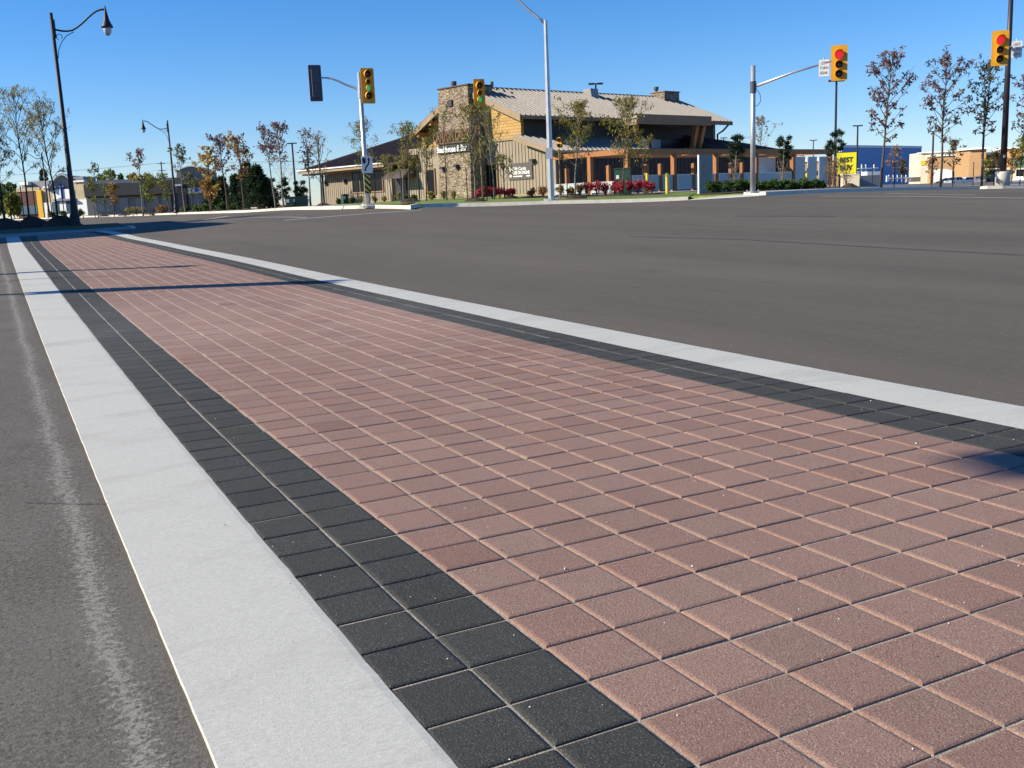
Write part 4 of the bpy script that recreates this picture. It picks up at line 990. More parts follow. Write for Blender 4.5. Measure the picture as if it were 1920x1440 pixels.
def cabinet(px, py, Z, w_, d_, h_, lab, rz=0.2):
    b = base_at(px, py, Z, .13); o = thing('utility_cabinet', lab, 'utility box', b)
    a = math.atan2(RT[1], RT[0])+rz; mb = MB(); mb.box(b[0], b[1], b[2]+h_/2, w_, d_, h_, a); sub(mb, 'body', 'utilg', o)
    mb = MB(); mb.box(b[0], b[1], b[2]+h_+.03, w_+.06, d_+.06, .05, a); sub(mb, 'lid', 'utilg', o)
    f = np.array([math.sin(a), -math.cos(a), 0]); q = b+f*(d_/2+.004)+DZ*h_*.7+np.array([math.cos(a), math.sin(a), 0])*(-w_*.28); mb = MB(); mb.box(q[0], q[1], q[2], .16, .006, .2, a); sub(mb, 'notice_plate', 'white', o)
cabinet(561, 386.5, 66, 1.15, 1.1, .62, 'wide dark green utility cabinet under the twin-headed lot light'); cabinet(544, 386.5, 65, .42, .6, .6, 'narrow green utility cabinet at the left of the wide one')
cabinet(647, 383, 76.5, .42, .4, .72, 'small green cabinet against the left wing wall', .6)
cabinet(1168, 356, 56.5, .85, .5, 1.4, 'big dark green electrical enclosure behind the red shrubs', -.3)
# yellow shop sign on the right
Z = 95.; b = base_at(1591, 347, Z, .06)
ys = thing('shop_sign', 'square yellow shop sign with heavy black lettering before the blue store', 'sign', b)
p0, p1, p2, p3 = at(1568, 287, Z), at(1606, 285.5, Z), at(1606, 327.5, Z), at(1567.5, 326, Z)
c = (p0+p1+p2+p3)/4; n2_ = cdir(-.38, -.92); n = np.array([*n2_, 0]); r = np.array([-n2_[1], n2_[0], 0]); W_, H_ = 1.9, 2.1
mb = MB(); mb.obox(c-r*W_/2-DZ*H_/2-n*.28, r*W_, n*.28, DZ*H_); sub(mb, 'cabinet', 'ink', ys)
mb = MB(); mb.obox(c-r*(W_/2-.07)-DZ*(H_/2-.07)+n*.002, r*(W_-.14), n*.03, DZ*(H_-.14)); fc = sub(mb, 'face', 'signface', ys)
text_mesh('sign_lettering', 'BEST', .60, M['ink'], c+n*.036+DZ*.30, r, DZ, fc, .002, xs=.92, bold=.035); text_mesh('sign_lettering', 'BUY', .60, M['ink'], c+n*.036-DZ*.42, r, DZ, fc, .002, xs=.98, bold=.035)
for k in (-.6, .6):
    q = c+r*k-n*.14; mb = MB(); mb.tube([(q[0], q[1], c[2]-H_/2), (q[0], q[1], gz(q[0], q[1]))], .09, 10); sub(mb, 'post', 'ink', ys)

# ------------------------------------------------------------------ shops and far buildings
SKEW = [0.0, 0.0]
def dz_at(px, Z): return Z-SKEW[0]*(px-SKEW[1])/FPX*Z
def fbox(mb, x0, x1, y0, y1, Z, dep=6.0, proud=0.0, ybase=None):
    """upright box facing the road: px x0..x1, rows y0 (top) .. y1 (bottom) at depth Z"""
    ym = (y0+y1)/2; a, c = at(x0, ym, dz_at(x0, Z)-proud), at(x1, ym, dz_at(x1, Z)-proud)
    zm = dz_at((x0+x1)/2, Z); zt, zb = at((x0+x1)/2, y0, zm)[2], at((x0+x1)/2, y1, zm)[2]
    if ybase: zb = min(zb, gz(a[0], a[1]))-.2
    o = np.array([a[0], a[1], zb]); ax = np.array([c[0]-a[0], c[1]-a[1], 0]); mb.obox(o, ax, np.array([*FW, 0])*(dep+proud), DZ*(zt-zb))
def shop(label, ctr, Z): return thing('shop_building', label, 'building', base_at(ctr, 400 if ctr < 900 else 345, Z, 0), 'shops beyond the junction')
def sp(sh, name, m, rects, Z, dep, proud=0., **k):
    mb = MB()
    for q in rects: fbox(mb, *q, Z, dep, proud, **k)
    return sub(mb, name, m, sh)
def arch_poly(x0, x1, ytop, yspr, ybot, Z, d):
    pts = [at(x0, ybot, Z), at(x1, ybot, Z)]
    for u in np.linspace(0, 1, 13): pts.append(at(x1+(x0-x1)*u, yspr-(yspr-ytop)*math.sin(math.pi*u)+(0), Z))
    return pts, np.array([*FW, 0])*d
# brick shop with a yellow corner
SKEW[:] = [.45, 100]
Z = 195.
s1 = shop('dark brick shop with a bright yellow corner at the far left', 55, Z)
sp(s1, 'wall', 'dbrick', [(32,72,358,404)], Z, 14, ybase=1); sp(s1, 'wall', 'beige', [(30,74,352,359)], Z, 14, .3); sp(s1, 'window', 'bglass', [(34,70,386,402)], Z, .2, .25); sp(s1, 'roof', 'greyroof', [(40,92,340,352)], Z+6, 6); sp(s1, 'parapet', 'white', [(36,52,341,347)], Z+4, 2); sp(s1, 'corner_panel', 'ygold', [(69.5,79,357,401)], Z, 2, .6, ybase=1)
# arched white shop
s2 = shop('pale shop with a big arched front and a tall blue letter', 120, Z)
sp(s2, 'wall', 'beige', [(78,104,352,404),(135,163,340,404)], Z, 14, ybase=1); sp(s2, 'wall', 'white', [(101,137,355,402),(146,165,374,404),(82,98,380,404)], Z, 10, .35, ybase=1)
mb = MB(); pts, dv = arch_poly(88, 142, 328, 356, 358, Z-.6, 8); mb.plate(pts, dv); sub(mb, 'arch_front', 'greywall', s2)
mb = MB()
for k in range(12):
    u0, u1 = k/12, (k+1)/12
    f = lambda u, e: at(88+54*u, 356-(29+e)*math.sin(math.pi*u), Z-1.2)
    mb.plate([f(u0,-1.5), f(u1,-1.5), f(u1,2.4), f(u0,2.4)], np.array([*FW,0])*1.0)
sub(mb, 'arch_rim', 'white', s2)
sp(s2, 'window', 'bglass', [(126,135,377,398),(99,111,378,400)], Z, .2, .6); sp(s2, 'poster', 'white', [(112,124,378,398)], Z, .1, .7); sp(s2, 'awning', 'greyroof', [(100,138,373,376.5)], Z, .4, 1.4)
sp(s2, 'parapet', 'greyroof', [(138,156,331,340)], Z+3, 6); sp(s2, 'cornice', 'white', [(79,104,349.5,352.5),(136,157,338.5,341.5)], Z, .5, .6)
mb = MB(); 
for q in ((113.6,116.4,349,375),(109.5,114,371.5,375),(110,119,348.5,351)): fbox(mb, *q, Z, .1, .75)
sub(mb, 'sign_letter', 'bluesign', s2)
SKEW[:] = [0., 0.]
# long grey shop
Z = 150.; s3 = shop('long low grey shop with a deep dark fascia and blue glass', 240, Z)
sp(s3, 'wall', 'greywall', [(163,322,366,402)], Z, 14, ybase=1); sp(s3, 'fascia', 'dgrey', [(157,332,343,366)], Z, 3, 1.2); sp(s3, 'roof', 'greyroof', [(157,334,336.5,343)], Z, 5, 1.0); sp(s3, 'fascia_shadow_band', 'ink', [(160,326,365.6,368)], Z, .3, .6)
for x in (187, 205, 232, 262, 290, 312): sp(s3, 'window', 'bglass', [(x-8,x+9,371,397)], Z, .2, .12)
s4 = shop('shop with a rounded grey gable and dark arched entrance left of the yellow tree', 355, Z-5)
mb = MB(); pts, dv = arch_poly(331, 384, 312, 322, 336, Z-4, 6); mb.plate(pts, dv); sub(mb, 'gable', 'greywall', s4)
mb = MB()
for k in range(12):
    u0, u1 = k/12, (k+1)/12; f = lambda u, e: at(330+55*u, 322-(10+e)*math.sin(math.pi*u), Z-4.6); mb.plate([f(u0,-.3), f(u1,-.3), f(u1,1.8), f(u0,1.8)], np.array([*FW,0])*.7)
sub(mb, 'gable_rim', 'white', s4)
sp(s4, 'wall', 'greywall', [(352,384,345,401)], Z-5, 10, ybase=1); sp(s4, 'fascia', 'dgrey', [(328,386,333,346)], Z-5, 5, .8); sp(s4, 'wall', 'navywall', [(334,352,347,400),(382,390,344,400)], Z-5, 8, .3, ybase=1); sp(s4, 'sign_panel', 'white', [(352,379,352,362)], Z-5, .2, .5); sp(s4, 'sign_emblem', 'bluesign', [(365,371,354,360)], Z-5, .1, .75); sp(s4, 'entrance', 'ink', [(341,351,366,398)], Z-5, .2, .6); sp(s4, 'cornice', 'white', [(328,340,346,349)], Z-5, .3, 1.0)
mb = MB(); pts, dv = arch_poly(350, 382, 341, 347, 350, Z-6.2, .6); mb.plate(pts, dv); sub(mb, 'arch_canopy', 'ink', s4)
sp(shop('low white wall or trailer glimpsed behind the dark pines', 450, 130), 'wall', 'white', [(424,476,374,388)], 130, 3)
# right hand stores
Z = 270.; s5 = shop('big plain blue store with a white roof edge', 1640, Z)
mb = MB(); A, B_ = at(1578, 300, Z+50), at(1727, 310, Z+88); 
za = zat(A[0], A[1], 276.5); zg = gz(A[0], A[1])-.5
ax = np.array([B_[0]-A[0], B_[1]-A[1], 0]); bk = np.array([A[0]-CAM[0], A[1]-CAM[1], 0]); bk = bk/np.linalg.norm(bk)*25
mb.obox([A[0], A[1], zg], ax, bk, DZ*(za-zg)); sub(mb, 'wall', 'bluewall', s5)
mb = MB(); mb.obox(np.array([A[0], A[1], za])-bk*.014-ax*.003, ax*1.006, bk*1.02, DZ*.75); sub(mb, 'roof_edge', 'white', s5)
sp(s5, 'dock_wall', 'beige', [(1700,1726,332,341)], Z-20, 1)
mb = MB()
for x in (1667,1675,1683,1691,1699,1707): fbox(mb, x-.4, x+.4, 328, 340, Z-24, .4)
fbox(mb, 1664, 1712, 333, 334.4, Z-24, .4); fbox(mb, 1662.5, 1664.5, 329, 341, Z-24, .5); sub(mb, 'cart_rail', 'white', s5)
SKEW[:] = [.5, 1530]
Z = 250.; s8 = shop('low tan store with a white parapet seen through the pergola end', 1535, Z)
sp(s8, 'wall', 'tan', [(1462,1579,303,350)], Z, 8, ybase=1); sp(s8, 'parapet', 'white', [(1461,1580,297.5,303)], Z, 2, .4); sp(s8, 'awning', 'greyroof', [(1490,1528,318,322)], Z, .5, 1.2); sp(s8, 'window', 'dglass', [(1492,1526,323,342)], Z, .3, .15)
SKEW[:] = [.6, 1770]
Z = 280.; s6 = shop('cream store with tan panels, a yellow band and an arched white door', 1790, Z)
def wbox(mb, x0, x1, y0, y1, dz=0, dep=8., pr=0, base=False): fbox(mb, x0, x1, y0, y1, Z+dz, dep, pr, 1 if base else None)
mb = MB(); wbox(mb, 1726, 1818, 284, 345, base=True); sub(mb, 'wall', 'cream', s6)
mb = MB(); wbox(mb, 1727.5, 1744, 301, 309, pr=.2, dep=.2); wbox(mb, 1797, 1817, 298, 306.5, pr=.2, dep=.2); sub(mb, 'stripe', 'ygold', s6)
mb = MB(); wbox(mb, 1744, 1795, 292.5, 345, pr=1.2, dep=2, base=True); sub(mb, 'panel', 'tan', s6)
mb = MB(); wbox(mb, 1743, 1796, 290.5, 293, pr=1.6, dep=2); wbox(mb, 1726, 1819, 283.2, 285, pr=.6, dep=2); sub(mb, 'cornice', 'white', s6)
mb = MB(); pts = [at(x_, y_, dz_at(x_, Z)-1.7) for x_, y_ in [(1752, 346), (1785, 346)]+[(1785-33*u, 320-3.4*math.sin(math.pi*u)) for u in np.linspace(0, 1, 9)]]; mb.plate(pts, np.array([*FW,0])*.4); sub(mb, 'door', 'white', s6)
Z = 262.; s7 = shop('brown brick store with tan corner tower, behind the parked cars', 1870, Z)
mb = MB(); wbox(mb, 1817, 1848, 279, 346, base=True); sub(mb, 'wall', 'tan', s7)
mb = MB(); wbox(mb, 1847, 1905, 289, 346, 3, base=True); sub(mb, 'wall', 'redbrick', s7)
mb = MB(); wbox(mb, 1815, 1856, 276.5, 280, pr=.8, dep=6); wbox(mb, 1846, 1902, 284.5, 289, 2.5, pr=.6); wbox(mb, 1894, 1990, 273, 276.5, pr=1); sub(mb, 'cornice', 'white', s7)
mb = MB(); wbox(mb, 1897, 1990, 276.5, 346, pr=.5, base=True); sub(mb, 'wall', 'tan', s7)
mb = MB(); wbox(mb, 1904, 1990, 290, 314, pr=.9, dep=.4); sub(mb, 'awning_panel', 'greenw', s7)
mb = MB(); wbox(mb, 1855, 1893, 315, 319, pr=2); sub(mb, 'canopy', 'cream', s7)
mb = MB(); wbox(mb, 1858, 1890, 322, 345, pr=.3, dep=.3); wbox(mb, 1905, 1918, 318, 345, pr=.8, dep=.3); sub(mb, 'window', 'dglass', s7)
mb = MB(); wbox(mb, 1902, 1905, 315, 346, pr=1); wbox(mb, 1903, 1920, 315, 318, pr=1.1); sub(mb, 'window_frame', 'cream', s7)
SKEW[:] = [.45, 1597]
# low walls and loading rack left of the blue store
Z = 88.; lw = thing('low_wall', 'cream low wall below the yellow shop sign', 'wall', base_at(1597, 349, Z, 0)); mb = MB(); fbox(mb, 1580, 1611.5, 327.5, 347.5, Z, .5, 0, 1); sub(mb, 'wall_panel', 'cream', lw); mb = MB(); fbox(mb, 1579.5, 1612, 326.3, 327.6, Z, .55, .05); sub(mb, 'coping', 'white', lw); SKEW[:] = [0., 0.]
lw = thing('low_wall', 'grey block wall to the right of the yellow shop sign', 'wall', base_at(1630, 348, Z, 0)); mb = MB(); fbox(mb, 1611.8, 1650, 328.5, 348, Z+.5, .5, 0, 1); sub(mb, 'wall_panel', 'slab', lw); mb = MB(); fbox(mb, 1626, 1650, 321.5, 328.4, Z+1.5, 1.5); sub(mb, 'coping', 'white', lw)
rk = thing('pipe_rack', 'white open rack of posts and rails above the grey block wall', 'rack', base_at(1628, 340, Z+4, 0)); mb = MB()
for x in (1616, 1623.5, 1639): fbox(mb, x-.7, x+.7, 308, 328, Z+4, .12)
for y in (315.5, 322): fbox(mb, 1609, 1647 if y < 318 else 1627, y-.7, y+.7, Z+4, .1, .12)
for q in ((1616,328),(1639,328)): p = at(*q, Z+4); mb.tube([p, (p[0], p[1], gz(p[0], p[1]))], .05, 6)
sub(mb, 'frame', 'white', rk)
# utility pole with crossarms
b = base_at(311, 395, 260, 0); up = thing('utility_pole', 'thin distant utility pole with crossarms above the grey shop roof', 'utility pole', b)
mb = MB(); zt = zat(b[0], b[1], 303); mb.tube([b, (b[0], b[1], zt)], [.2, .14], 8); sub(mb, 'pole', 'bark', up)
for dz in (.5, 2.2, 3.2):
    mb = MB(); mb.box(b[0], b[1], zt-dz, 1.9 if dz < 3 else 1.1, .13, .13, math.atan2(RT[1], RT[0])+.3); sub(mb, 'crossarm', 'bark', up)
mb = MB()
for dz, k in ((.35, -1.3), (.35, 1.3), (2.1, 0)):
    a_ = np.array([b[0], b[1], zt-dz])+np.array([*RT, 0])*k; e_ = a_+np.array([*(RT*-140+FW*20), 0]); mid = [a_+(e_-a_)*u-DZ*6*u*(1-u) for u in np.linspace(0, 1, 12)]; mb.tube(mid, .018, 4)
    e_ = a_+np.array([*(RT*150-FW*10), 0]); mid = [a_+(e_-a_)*u-DZ*6*u*(1-u) for u in np.linspace(0, 1, 12)]; mb.tube(mid, .018, 4)
sub(mb, 'cable', 'ink', up)

# ------------------------------------------------------------------ parked cars on the right
def car(px, py, Z, yaw, paint, label, L_=4.5, W_=1.8, H_=1.48, suv=False):
    b = base_at(px, py, Z, .02); o = thing('parked_car', label, 'car', b, 'parked cars before the stores')
    a = math.atan2(RT[1], RT[0])+yaw; X = np.array([math.cos(a), math.sin(a), 0]); Y = np.array([-math.sin(a), math.cos(a), 0])
    if suv: lo = [(-.5,.32),(-.5,.62),(-.48,.66),(.22,.66),(.30,.6),(.48,.56),(.5,.45),(.5,.25),(-.5,.25)]; hi = [(-.485,.655),(-.45,.96),(-.40,1.0),(.05,1.0),(.10,.96),(.23,.655)]
    else: lo = [(-.5,.35),(-.5,.60),(-.46,.64),(-.3,.66),(.2,.66),(.34,.61),(.47,.53),(.5,.42),(.5,.2),(-.5,.2)]; hi = [(-.38,.652),(-.22,.97),(-.12,1.0),(.04,1.0),(.10,.97),(.25,.645)]
    def ring(pts, hw, ins): return [b+X*x*L_+Y*hw*(1 if s > 0 else -1)+DZ*z*H_ for s in (1,) for x, z in pts]
    def solid(pts, w0):
        mb = MB(); P = [b+X*x*L_-Y*w0/2+DZ*z*H_ for x, z in pts]; mb.plate(P, Y*w0); return mb
    body = sub(solid(lo, W_), 'body', paint, o)
    mod = body.modifiers.new('bevel', 'BEVEL'); mod.width = .06; mod.segments = 2
    mb = MB(); n = len(hi); P = []
    for s in (-1, 1):
        for x, z in hi: P.append(b+X*x*L_+Y*s*(W_/2-.02-(.14 if z > .9 else 0))+DZ*z*H_)
    fs = [(i, (i+1) % n, (i+1) % n+n, i+n) for i in range(n)]+[tuple(range(n)), tuple(range(2*n-1, n-1, -1))]
    mb.add(P, fs); sub(mb, 'cabin', paint, o)
    mb = MB()
    for s in (-1, 1):
        for x0, x1, x2, x3 in ((-.33,-.07,-.07,-.20),(-.04,.19,.085,-.04)) if not suv else ((-.46,-.25,-.25,-.43),(-.23,0,0,-.23),(.02,.18,.08,.02)):
            q = [b+X*xx*L_+Y*s*(W_/2+.005-(.13 if zz > .9 else .01))+DZ*zz*H_ for xx, zz in ((x0,.68),(x1,.68),(x2,.93),(x3,.93))]; mb.plate(q, Y*s*.01)
    sub(mb, 'side_window', 'dglass', o)
    mb = MB(); xs = (.245,.115) if not suv else (.225,.105)
    mb.plate([b+X*(x*L_+.012)+Y*y+DZ*z*H_ for x, y, z in ((xs[0],-W_*.42,.68),(xs[0],W_*.42,.68),(xs[1],W_*.36,.94),(xs[1],-W_*.36,.94))], X*.01); sub(mb, 'windscreen', 'dglass', o)
    mb = MB(); xr = (-.37,-.235) if not suv else (-.488,-.457)
    mb.plate([b+X*(x*L_-.015)+Y*y+DZ*z*H_ for x, y, z in ((xr[0],-W_*.42,.69),(xr[0],W_*.42,.69),(xr[1],W_*.36,.92),(xr[1],-W_*.36,.92))], -X*.01); sub(mb, 'rear_window', 'dglass', o)
    for x in (-.31, .31):
        for s in (-1, 1):
            c = b+X*x*L_+Y*s*(W_/2-.1)+DZ*.31; mb = MB(); mb.tube([c-Y*.1, c+Y*.1+Y*s*.012], .31, 16); wh = sub(mb, 'wheel', 'ink', o)
            mb = MB(); mb.tube([c+Y*s*.105, c+Y*s*.12], .19, 12); sub(mb, 'rim', 'galv', wh)
    for s in (-1, 1):
        mb = MB(); q = b+X*(L_*.497)+Y*s*W_*.34+DZ*.50*H_; mb.box(q[0], q[1], q[2], .06, .34, .12, a); sub(mb, 'headlight', 'white', o)
        mb = MB(); q = b-X*(L_*.499)+Y*s*W_*.38+DZ*.53*H_; mb.box(q[0], q[1], q[2], .05, .22, .16, a); sub(mb, 'tail_light', 'tail', o)

# ------------------------------------------------------------------ planting
UP = DZ
def rvec(rr):
    while True:
        v = np.array([rr.uniform(-1, 1), rr.uniform(-1, 1), rr.uniform(-1, 1)]); n = np.linalg.norm(v)
        if .1 < n < 1: return v/n
def pick(rr, pal):
    c = rr.choice(pal); k = rr.uniform(.75, 1.25)*1.35; return tuple(min(1, q*k*rr.uniform(.92, 1.08)) for q in c)
def leaf(mb, p, d, n, L_, W_, col):
    d = d/np.linalg.norm(d); s = np.cross(d, n); s /= np.linalg.norm(s)+1e-9; n = np.cross(s, d)
    mb.add([p, p+d*L_*.45+s*W_*.5+n*L_*.06, p+d*L_, p+d*L_*.45-s*W_*.5+n*L_*.06], [(0, 1, 2), (0, 2, 3)], 0, col)
PAL = {'purple': [(.145,.075,.08),(.18,.10,.095),(.115,.065,.075),(.155,.105,.07)], 'willow': [(.22,.19,.05),(.16,.16,.045),(.26,.20,.06),(.12,.13,.04)],
       'olive': [(.16,.15,.03),(.21,.18,.035),(.11,.12,.025),(.24,.16,.035)], 'gold': [(.46,.32,.07),(.40,.27,.06),(.30,.22,.06),(.26,.15,.05)],
       'ygreen': [(.17,.19,.035),(.12,.15,.03),(.26,.21,.035),(.09,.11,.025)], 'orange': [(.30,.17,.035),(.20,.16,.04),(.24,.12,.03)], 'pine': [(.018,.036,.016),(.026,.048,.02),(.014,.028,.014)],
       'green': [(.05,.085,.02),(.065,.10,.025),(.035,.06,.018)], 'red': [(.38,.03,.05),(.30,.025,.04),(.46,.07,.09),(.22,.02,.03)], 'rust': [(.20,.09,.03),(.15,.10,.03),(.25,.10,.04)], 'tan': [(.24,.16,.09),(.18,.13,.07),(.28,.18,.11)],
       'hedge': [(.035,.07,.015),(.05,.095,.02),(.075,.12,.03)], 'bronze': [(.09,.085,.035),(.12,.08,.045),(.07,.075,.03)], 'mixed': [(.40,.24,.04),(.12,.065,.06),(.10,.06,.06),(.3,.18,.04)], 'straww': [(.34,.29,.13),(.26,.24,.10),(.38,.30,.14),(.20,.19,.08)], 'straw': [(.32,.27,.10),(.24,.22,.08),(.15,.16,.05)]}
def young_tree(label, px, py, Z, pyt, wpx, pal, seed, f0=.35, nb=16, nl=420, ls=.22, lw=.45, elev=55, tr=.035, bark='bark', shape='oval', droop=.5, lift=.14, group='young street trees', clump=.28, stems=1, twig=2, lean=0.0, per=4):
    rr = random.Random(seed); b = base_at(px, py, Z, lift); H = max(1.2, zat(b[0], b[1], pyt)-b[2]); Rw = wpx/FPX*Z/2
    o = thing('young_tree', label, 'tree', b, group)
    tm = MB(); lm = MB(); tips = []
    for st in range(stems):
        off = np.array([0, 0, 0.]) if stems == 1 else np.array([rr.uniform(-.12, .12), rr.uniform(-.12, .12), 0]); bend = np.array([rr.uniform(-.3, .3)*Rw+lean, rr.uniform(-.3, .3)*Rw, 0])*(1 if stems == 1 else 1.7)
        hh = H*(1 if st == 0 else rr.uniform(.75, .97))
        ax = lambda u: b+off+bend*(max(u, 0)**1.6)+DZ*hh*u+np.array([math.sin(u*7+seed), math.cos(u*6+seed*2), 0])*.025*hh*u*(1-u)
        us = np.linspace(-.03, 1, 12); tm.tube([ax(u) for u in us], [max(.008, tr*(1.25-u)**1.1) for u in us], 7)
        n_ = max(3, nb//stems)
        for i in range(n_):
            u = f0+(1-f0)*(i+rr.random()*.7)/n_; u = min(u, .97); p = ax(u); v = (u-f0)/(1-f0)
            if shape == 'oval': prof = math.sin(math.pi*min(.98, .16+.80*v))**.7
            elif shape == 'vase': prof = .45+.6*v if v < .75 else .9-.9*(v-.75)
            elif shape == 'cone': prof = 1.02-.85*v
            else: prof = .8
            az = i*2.4+rr.uniform(-.5, .5); e = R(elev+rr.uniform(-14, 14)+18*v); Lb = Rw*prof*rr.uniform(.7, 1.12)/max(.35, math.cos(e))
            Lb = min(Lb, .95*hh*(1.06-u)/max(.3, math.sin(e))+.15)
            d = np.array([math.cos(az)*math.cos(e), math.sin(az)*math.cos(e), math.sin(e)]); q = [p]
            for k in range(1, 5): q.append(p+d*Lb*k/4+np.array([math.cos(az), math.sin(az), -.5])*.05*Lb*(k/4)**2+rvec(rr)*.03*Lb)
            tm.tube(q, [max(.005, tr*.42*(1-.8*k/4)) for k in range(5)], 5, caps=False)
            tips.append((q, Lb))
            for t in range(twig):
                k = rr.uniform(1.4, 3.6); i0 = int(k); a = q[i0]+(q[min(4, i0+1)]-q[i0])*(k-i0); dd = d+rvec(rr)*.9; dd /= np.linalg.norm(dd); l2 = Lb*rr.uniform(.25, .5)
                q2 = [a, a+dd*l2*.5+rvec(rr)*.03, a+dd*l2]; tm.tube(q2, [.009, .007, .004], 4, caps=False); tips.append(([a, a+dd*l2*.35, a+dd*l2*.6, a+dd*l2*.8, q2[2]], l2*.8))
    if nl:
        tot = sum(l for _, l in tips)
        for q, l in tips:
            k = max(1, int(nl*l/tot/per+rr.random()))
            for c in range(k):
                f = 1-rr.random()**1.5*.8; i0 = min(3, int(f*4)); a = q[i0]+(q[i0+1]-q[i0])*(f*4-i0); bright = rr.uniform(.75, 1.2)
                cc = pick(rr, PAL[pal])
                for j in range(per):
                    pos = a+rvec(rr)*clump*rr.random()*(.4+.6*min(1, l)); d = rvec(rr)+np.array([0, 0, -droop]); L_ = ls*rr.uniform(.65, 1.25)
                    leaf(lm, pos, d, rvec(rr), L_, L_*lw, tuple(min(1, x*bright*rr.uniform(.85, 1.15)) for x in cc))
    tm.build('trunk', M[bark], o, smooth=True)
    if nl: lm.build('crown', M['leaf'], o, colattr=True)
    return o, b, H
def stakes(b, lab, n=2, h=1.5, off=.55, name='tree_stake', m='stake'):
    for k in range(n):
        s = -1 if k == 0 else 1; q = b+np.array([*(RT*s*off*(.8+.3*k)), 0])+np.array([*FW, 0])*.1*s
        mb = MB(); q[2] = gz(q[0], q[1])+.1; mb.tube([q-DZ*.1, q+DZ*h*.5+np.array([*RT, 0])*.01, q+DZ*h], [.026, .025, .022], 6)
        mb.tube([q+DZ*(h-.12), q+DZ*(h-.06)], .034, 6)
        o = mb.build(name, M[m]); tag(o, lab, 'stake', 'stakes beside young trees')
def mound(b, r, h, lab, m='mulch', seed=0, dx=0.0):
    rr = random.Random(seed); mb = MB(); n = 20; rings = 6; c = b+np.array([*(RT*dx), 0]); vs = []
    for i in range(rings+1):
        f = i/rings
        for k in range(n):
            a = math.tau*k/n; q = r*(1.0-f)*(1+.1*math.sin(3*a+seed)+.07*rr.uniform(-1, 1)); x, y = c[0]+q*math.cos(a), c[1]+q*math.sin(a)
            vs.append((x, y, gz(x, y)+.09+h*(math.sin(f*math.pi/2)**1.1)*(1+.12*rr.uniform(-1, 1))))
    fs = [(i*n+k, i*n+(k+1) % n, (i+1)*n+(k+1) % n, (i+1)*n+k) for i in range(rings) for k in range(n)]
    mb.add(vs, fs); o = mb.build('mulch_mound', M[m], smooth=True); tag(o, lab, 'mulch mound', 'mulch mounds round trees'); return o
def shrub(name, label, cat, px, py, Z, pyt, wpx, pal, seed, group, nl=420, ls=.11, lw=.5, stem=0.25, vase=False, lift=.13, spiky=0.0):
    rr = random.Random(seed); b = base_at(px, py, Z, lift); H = max(.25, zat(b[0], b[1], pyt)-b[2]); Rw = wpx/FPX*Z/2
    o = thing(name, label, cat, b, group); sm = MB(); lm = MB(); lumps = []
    for k in range(9):
        a = rr.uniform(0, math.tau); q = rr.random()**.5*.62*Rw; z = H*(rr.uniform(.42, .82) if vase else rr.uniform(.25, .80))
        if vase: q *= .5+.6*z/H
        lumps.append(np.array([b[0]+q*math.cos(a), b[1]+q*math.sin(a), b[2]+z]))
    for p in lumps: sm.tube([b, b*.5+p*.5+np.array([rr.uniform(-.05, .05), rr.uniform(-.05, .05), .02]), p], [.018, .013, .007], 5, caps=False)
    for i in range(nl):
        p = rr.choice(lumps)+rvec(rr)*rr.random()**.6*.42*Rw*np.array([1, 1, min(1.5, H/Rw*.55)])
        p[2] = min(max(p[2], b[2]+stem*H*rr.uniform(.3, 1)), b[2]+H*1.05)
        d = rvec(rr)+np.array([0, 0, .3+spiky]); L_ = ls*rr.uniform(.7, 1.3); leaf(lm, p, d, rvec(rr), L_, L_*lw, pick(rr, PAL[pal]))
    sm.build('stem', M['bark'], o); lm.build('foliage', M['leaf'], o, colattr=True); return o
def tuft_tree(label, px, py, Z, pyt, wpx, seed, group='evergreen standards by the patio', lower=True, lift=.14, tall=.42):
    rr = random.Random(seed); b = base_at(px, py, Z, lift); H = zat(b[0], b[1], pyt)-b[2]; Rw = wpx/FPX*Z/2
    o = thing('evergreen_standard', label, 'tree', b, group); tm = MB(); lm = MB()
    ax = lambda u: b+DZ*H*.93*u+np.array([math.sin(u*5+seed), math.cos(u*4+seed), 0])*.05
    tm.tube([ax(u) for u in np.linspace(-.02, 1, 9)], [.05*(1.15-.8*u) for u in np.linspace(0, 1, 9)], 7)
    for i in range(20):
        u = 1-tall*(i/20)**.85-rr.random()*.03; a = i*2.4; q = Rw*(.25 if u > .95 else rr.uniform(.3, .95)); c = ax(min(1, u))+np.array([math.cos(a)*q, math.sin(a)*q, rr.uniform(0, .15)])
        if rr.random() < .22: continue
        tm.tube([ax(min(1, u))-DZ*.1, c], [.014, .008], 5, caps=False)
        for k in range(75):
            d = rvec(rr); d[2] = abs(d[2])*.8+.12 if rr.random() < .7 else d[2]; leaf(lm, c+rvec(rr)*.08, d, rvec(rr), .24*rr.uniform(.7, 1.2), .05, pick(rr, PAL['pine']))
    if lower:
        for i in range(170):
            u = rr.uniform(.08, 1-tall); c = ax(u)+np.array([rr.gauss(0, .2)*Rw*2, rr.gauss(0, .2)*Rw*2, 0])
            leaf(lm, c, rvec(rr)+DZ*.4, rvec(rr), .2, .03, pick(rr, PAL['tan']))
        for i in range(8):
            a = rr.uniform(0, math.tau); u = rr.uniform(.05, .4); p = ax(u); tm.tube([p, p+np.array([math.cos(a)*.25, math.sin(a)*.25, .4]), p+np.array([math.cos(a)*.35, math.sin(a)*.35, .9])], [.012, .009, .004], 4, caps=False)
    tm.build('trunk', M['palebark'], o, smooth=True); lm.build('crown', M['leaf'], o, colattr=True); return o
